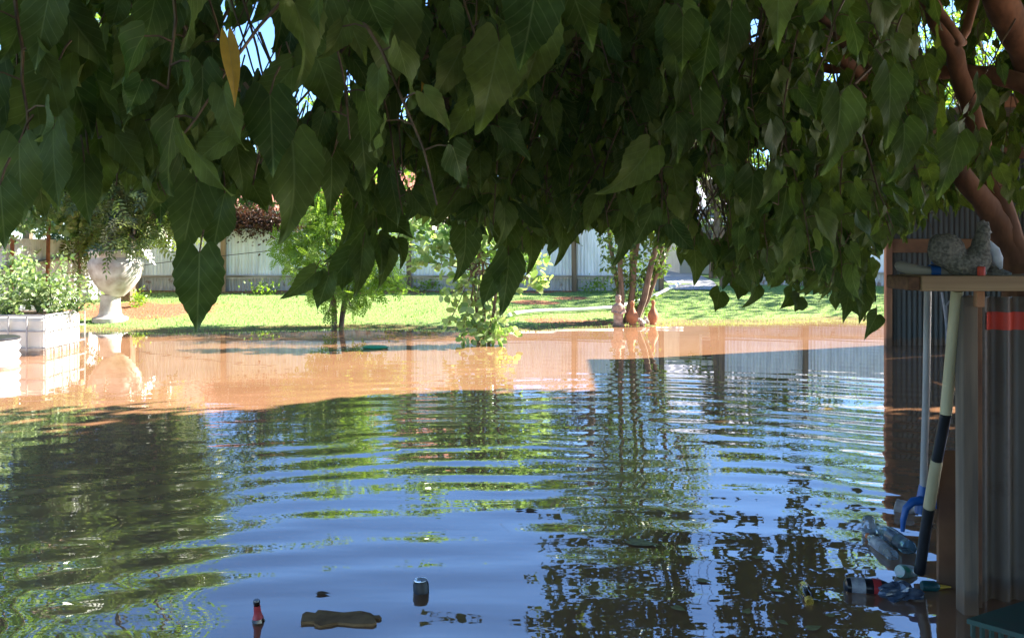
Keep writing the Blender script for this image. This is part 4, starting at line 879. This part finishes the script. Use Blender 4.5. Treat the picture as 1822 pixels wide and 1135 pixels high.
# green floating thing by the feathery shrub
p = W(668, 620); mb = MB(); mb.lathe([(.02, 0), (.16, .01), (.19, .03), (.15, .05), (.02, .055)], (p[0], p[1], -.01), n=18, flat=(1, .6)); own(mb, 'plastic_disc', M['green_float'], 'bright green plastic disc floating near the feathery shrub', 'disc')

# ------------------------------------------------------------------ left side: tank, drum, urn
Yt = 12.0; xa, xb = -7.3, -6.17
TZ = H-(562-HZ)/F*11.6
root = empty('planter_tank', ((xa+xb)/2, Yt, -.45), 'cut down white plastic tank in a wire cage planted with leafy greens', 'planter')
ang = math.radians(0)
bx0, bx1, by0, by1 = 0, -6.17, 11.7, 12.7
bx0 = bx1 - 1.15
mb = MB().box((bx0, by0, -.3), (bx1, by1, TZ-.02)); mb.build('tank', M['ibc'], root, False, .06)
MB().box((bx0+.07, by0+.07, TZ-.03), (bx1-.07, by1-.07, TZ-.012)).build('soil', M['soil'], root, False)
mb = MB(); e = .03
for zz in (TZ, TZ-.21, TZ-.43):
    mb.tube([(bx0-e, by0-e, zz), (bx1+e, by0-e, zz), (bx1+e, by1+e, zz), (bx0-e, by1+e, zz), (bx0-e, by0-e, zz)], .011, 6)
for i in range(6):
    t = i/5; x = bx0 - e + (bx1-bx0+2*e)*t; y = by0 - e + (by1-by0+2*e)*t
    mb.tube([(x, by0-e-.006, -.3), (x, by0-e-.006, TZ)], .011, 6); mb.tube([(bx1+e+.006, y, -.3), (bx1+e+.006, y, TZ)], .011, 6)
mb.build('cage', M['cage'], root)
mb = MB()
for x in (bx0+.1, (bx0+bx1)/2, bx1-.1): mb.box((x-.09, by0-.02, -.42), (x+.09, by1+.02, -.28))
mb.box((bx0-.02, by0-.02, -.27), (bx1+.02, by1+.02, -.302+.02)); mb.build('pallet', M['black_plastic'], root, False)
kinds = ['tallest leafy vegetable plant at the back of the tank', 'leafy plant spilling over the tank corner nearest the urn', 'pale leafy plant in the front of the tank', 'bushy vegetable plant in the middle of the tank', 'leafy plant at the left end of the tank', 'sprawling plant hanging beside the tank toward the urn']
for i, (dx, dy, h, r) in enumerate(((.35, .75, .85, .4), (1.0, .45, .55, .38), (.55, .25, .5, .34), (.75, .6, .72, .4), (.12, .35, .6, .36), (1.2, .8, .5, .34))):
    b0 = (bx0+dx, by0+dy, TZ-.02); root = empty('vegetable_plant', b0, kinds[i], 'plant', 'plants growing in the tank')
    cl = [((b0[0]+random.gauss(0, r*.5), b0[1]+random.gauss(0, r*.35), b0[2]+h*random.uniform(.1, 1)), r*random.uniform(.35, .6)) for _ in range(11)]
    mb = MB()
    for c, rr in cl: mb.tube([b0, ((b0[0]+c[0])/2, (b0[1]+c[1])/2, b0[2]+(c[2]-b0[2])*.6), c], [.009, .007, .003], 5)
    mb.build('stem', M['pale_leaf'], root)
    p = crown_points(cl, 1150, 0); n = len(p); lv = Leaves(); lv.add(*scatter(SL, p, frames(rand_dirs(n, .3), rand_dirs(n, -.6)), rng.uniform(.05, .10, n))); lv.build('foliage', M['pale_leaf'], root, False)
# ribbed drum
zr = H-(606-HZ)/F*10.5; c = (sx(-23, 10.5), 10.6, -.45)
root = empty('plastic_drum', c, 'white ribbed plastic drum standing in the water at the left edge', 'drum')
prof = []; hh = zr - c[2]
for i in range(41):
    t = i/40; prof.append((.29 + .014*math.cos(t*math.pi*2*8), t*hh))
mb = MB().lathe(prof, c, n=36); mb.build('body', M['white_plastic'], root)
mb = MB().lathe([(.26, 0), (.30, .004), (.305, .02), (.29, .035), (.25, .03)], (c[0], c[1], zr - .004), n=36); mb.build('lid', M['black_plastic'], root)
# urn
b0 = gb(196, 15.9); Yu = 15.9
root = empty('stone_urn', b0, 'large white cast stone urn on a pedestal at the left edge of the lawn', 'urn')
def hz_(py): return H-(py-HZ)/F*Yu - b0[2]
mb = MB().lathe([(.30, -.1), (.30, .06), (.22, .09), (.19, .14), (.17, hz_(540)), (.18, hz_(525))], b0, n=20); mb.build('pedestal', M['stone_white'], root)
bo = (b0[0]+.10, Yu, b0[2])
mb = MB().lathe([(0.138, hz_(527)), (0.237, hz_(518)), (0.327, hz_(508)), (0.415, hz_(494)), (0.445, hz_(484)), (0.465, hz_(476)), (0.465, hz_(468)), (0.425, hz_(462)), (0.396, hz_(458)), (0.445, hz_(452)), (0.455, hz_(446)), (0.415, hz_(444)), (0.356, hz_(452)), (0.099, hz_(460))], bo, n=32); mb.build('bowl', M['stone_white'], root)
mb = MB().lathe([(0.086, hz_(462)), (0.077, hz_(440)), (0.138, hz_(430)), (0.120, hz_(422)), (0.052, hz_(412)), (0.017, hz_(405))], (bo[0]-.05, Yu, b0[2]), n=16); mb.build('finial', M['stone_white'], root)
# weeds by the fence
for i, (px, Y, h, lab) in enumerate(((246, 17.6, .28, 'small weed on the bare soil beside the urn'), (700, 19.9, .3, 'low weed clump at the fence foot behind the feathery shrub'), (760, 19.9, .26, 'low weed clump at the fence foot left of the sapling'), (860, 19.8, .24, 'low weed clump at the fence foot behind the sapling'), (1060, 19.8, .3, 'weed clump at the fence foot left of the many stemmed tree'), (470, 19.4, .22, 'weed on the bare soil under the dry creeper'))):
    b0 = gb(px, Y); p = np.array(b0) + rng.normal(size=(160, 3))*np.array([.16 if i else .06, .1, h*.35]) + np.array([0, 0, h*.5]); n = len(p)
    lv = Leaves(); lv.add(*scatter(SL, p, frames(rand_dirs(n, -.3), rand_dirs(n)), rng.uniform(.05, .1, n)))
    w = empty('weed', b0, lab, 'weed', 'weeds on the lawn'); lv.build('foliage', M['feather'], w, False)

# ------------------------------------------------------------------ ornaments at the many stemmed tree
b0 = list(W(1100, 580)); b0[1] = 15.7; b0[0] = sx(1100, 15.7); b0[2] = -.02
def oz(py, Y): return H-(py-HZ)/F*Y
root = empty('stone_figure', b0, 'pinkish weathered stone figure at the left foot of the many stemmed tree', 'statue')
k = 15.7/F; mb = MB()
mb.lathe([(10*k, 0), (11*k, 4*k), (8*k, 8*k), (9*k, 20*k), (8.5*k, 28*k), (10*k, 33*k), (9*k, 40*k), (4*k, 44*k), (4*k, 45*k)], b0, n=16, flat=(1, .8))
mb.ball((b0[0], b0[1], b0[2]+49*k), (5.5*k, 5*k, 6.5*k)); mb.ball((b0[0], b0[1]+.01, b0[2]+55*k), (6*k, 5*k, 3.5*k), 10, 6)
mb.tube([(b0[0]-8*k, b0[1], b0[2]+38*k), (b0[0]-11*k, b0[1]-.04, b0[2]+28*k), (b0[0]-3*k, b0[1]-.09, b0[2]+26*k)], [3.5*k, 3*k, 2*k], 8)
mb.tube([(b0[0]+8*k, b0[1], b0[2]+38*k), (b0[0]+11*k, b0[1]-.04, b0[2]+28*k), (b0[0]+3*k, b0[1]-.09, b0[2]+24*k)], [3.5*k, 3*k, 2*k], 8)
fb = mb.build('body', M['statue'], root); rm = fb.modifiers.new('Remesh', 'REMESH'); rm.mode = 'VOXEL'; rm.voxel_size = .012; rm.use_smooth_shade = True
VASE = [(5, -2), (6.5, 0), (6, 2), (9, 8), (10.5, 14), (9, 20), (5.5, 26), (3.4, 31), (2.8, 36), (3.6, 38), (4.0, 41), (2.6, 44), (1.0, 44.5)]
for px, py, Y, f, lab in ((1125, 577, 15.75, .93, 'squat terracotta gourd vase close against the tree stems'), (1162, 576, 15.8, .95, 'terracotta gourd vase standing apart, right of the tree stems')):
    b0 = (sx(px, Y), Y, oz(py, Y)); k = Y/F*f
    mb = MB().lathe([(r*k*(1.12 if px < 1150 else 1), h*k) for r, h in VASE], b0, n=22); own(mb, 'clay_vase', M['terracotta'], lab, 'vase', b0, 'clay vases under the tree')
for i, (px, py, s) in enumerate(((1143, 575, 6), (1150, 572, 5), (1138, 570, 5), (1148, 566, 4))):
    b0 = (sx(px, 15.9 + .05*i), 15.9 + .05*i, oz(py, 15.9 + .05*i)); k = 15.9/F*s; mb = MB().ball(b0, (k, k*.8, k*.8), 10, 7)
    mb.v = [(x + random.uniform(-.012, .012), y + random.uniform(-.012, .012), z + random.uniform(-.012, .012)) for x, y, z in mb.v]
    own(mb, 'stone', M['pebble'], ['lowest pale stone between the two clay vases', 'rightmost pale stone between the two clay vases', 'pale stone close against the tree stems', 'topmost pale stone of the heap by the tree'][i], 'stone', None, 'stones by the clay vases')
def hose(name, pts, r, m_, lab):
    q = []
    for px, py in pts:                               # find the ground under each picture position
        Y = 15.
        for _ in range(60):
            z = gz(sx(px, Y), Y); Yn = (H - z)*F/(py-HZ); Y += (Yn - Y)*.5
        Y = min(max(Y, 14), 24); q.append(Vector((sx(px, Y), Y, gz(sx(px, Y), Y) + r*1.4)))
    sm = []
    for i in range(len(q)-1):
        p0, p1, p2, p3 = q[max(i-1, 0)], q[i], q[i+1], q[min(i+2, len(q)-1)]
        for j in range(6):
            t = j/6; v = .5*((2*p1) + (p2-p0)*t + (2*p0-5*p1+4*p2-p3)*t*t + (3*p1-p0-3*p2+p3)*t**3); v.z = gz(v.x, v.y) + r*1.6; sm.append(v)
    sm.append(q[-1]); return own(MB().tube(sm, r, 8), name, m_, lab, 'hose')
hose('garden_hose', [(905, 566), (930, 561), (1000, 557), (1060, 554), (1100, 550), (1150, 536), (1190, 518), (1214, 505)], .035, M['hose'], 'pale garden hose curving across the lawn to the driveway gap')

# ------------------------------------------------------------------ sun, sky, camera
EL, AZ = math.radians(33), math.radians(69)          # the sun stands to the right, a little beyond the yard
sd = Vector((math.sin(AZ)*math.cos(EL), math.cos(AZ)*math.cos(EL), math.sin(EL)))
su = bpy.data.lights.new('sun', 'SUN'); su.energy = 5.0; su.angle = math.radians(.5); su.color = (1, .95, .86)
so = bpy.data.objects.new('sun', su); so.rotation_euler = sd.to_track_quat('Z', 'Y').to_euler(); so.location = sd*30; link(so)
w = bpy.data.worlds.new('World'); S.world = w; w.use_nodes = True; nt = w.node_tree
sky = nt.nodes.new('ShaderNodeTexSky'); sky.sky_type = 'NISHITA'; sky.sun_disc = False; sky.sun_elevation = EL; sky.sun_rotation = AZ
sky.air_density = 1.0; sky.dust_density = 0; sky.ozone_density = 6; sky.altitude = 2500
nt.links.new(sky.outputs[0], nt.nodes['Background'].inputs[0]); nt.nodes['Background'].inputs[1].default_value = .085
cam = bpy.data.cameras.new('camera'); cam.sensor_width = 36; cam.lens = 36*F/1822; cam.shift_y = -(567.5-HZ)/1822; cam.clip_start = .05; cam.clip_end = 2000
co = bpy.data.objects.new('camera', cam); co.location = (0, 0, H); co.rotation_euler = (math.radians(90), 0, 0); link(co); S.camera = co
S.view_settings.view_transform = 'Standard'; S.view_settings.look = 'None'; S.view_settings.exposure = 2.5; S.view_settings.gamma = 1
S.cycles.max_bounces = 10; S.cycles.diffuse_bounces = 4; S.cycles.glossy_bounces = 4; S.cycles.transmission_bounces = 6
S.cycles.use_denoising = True
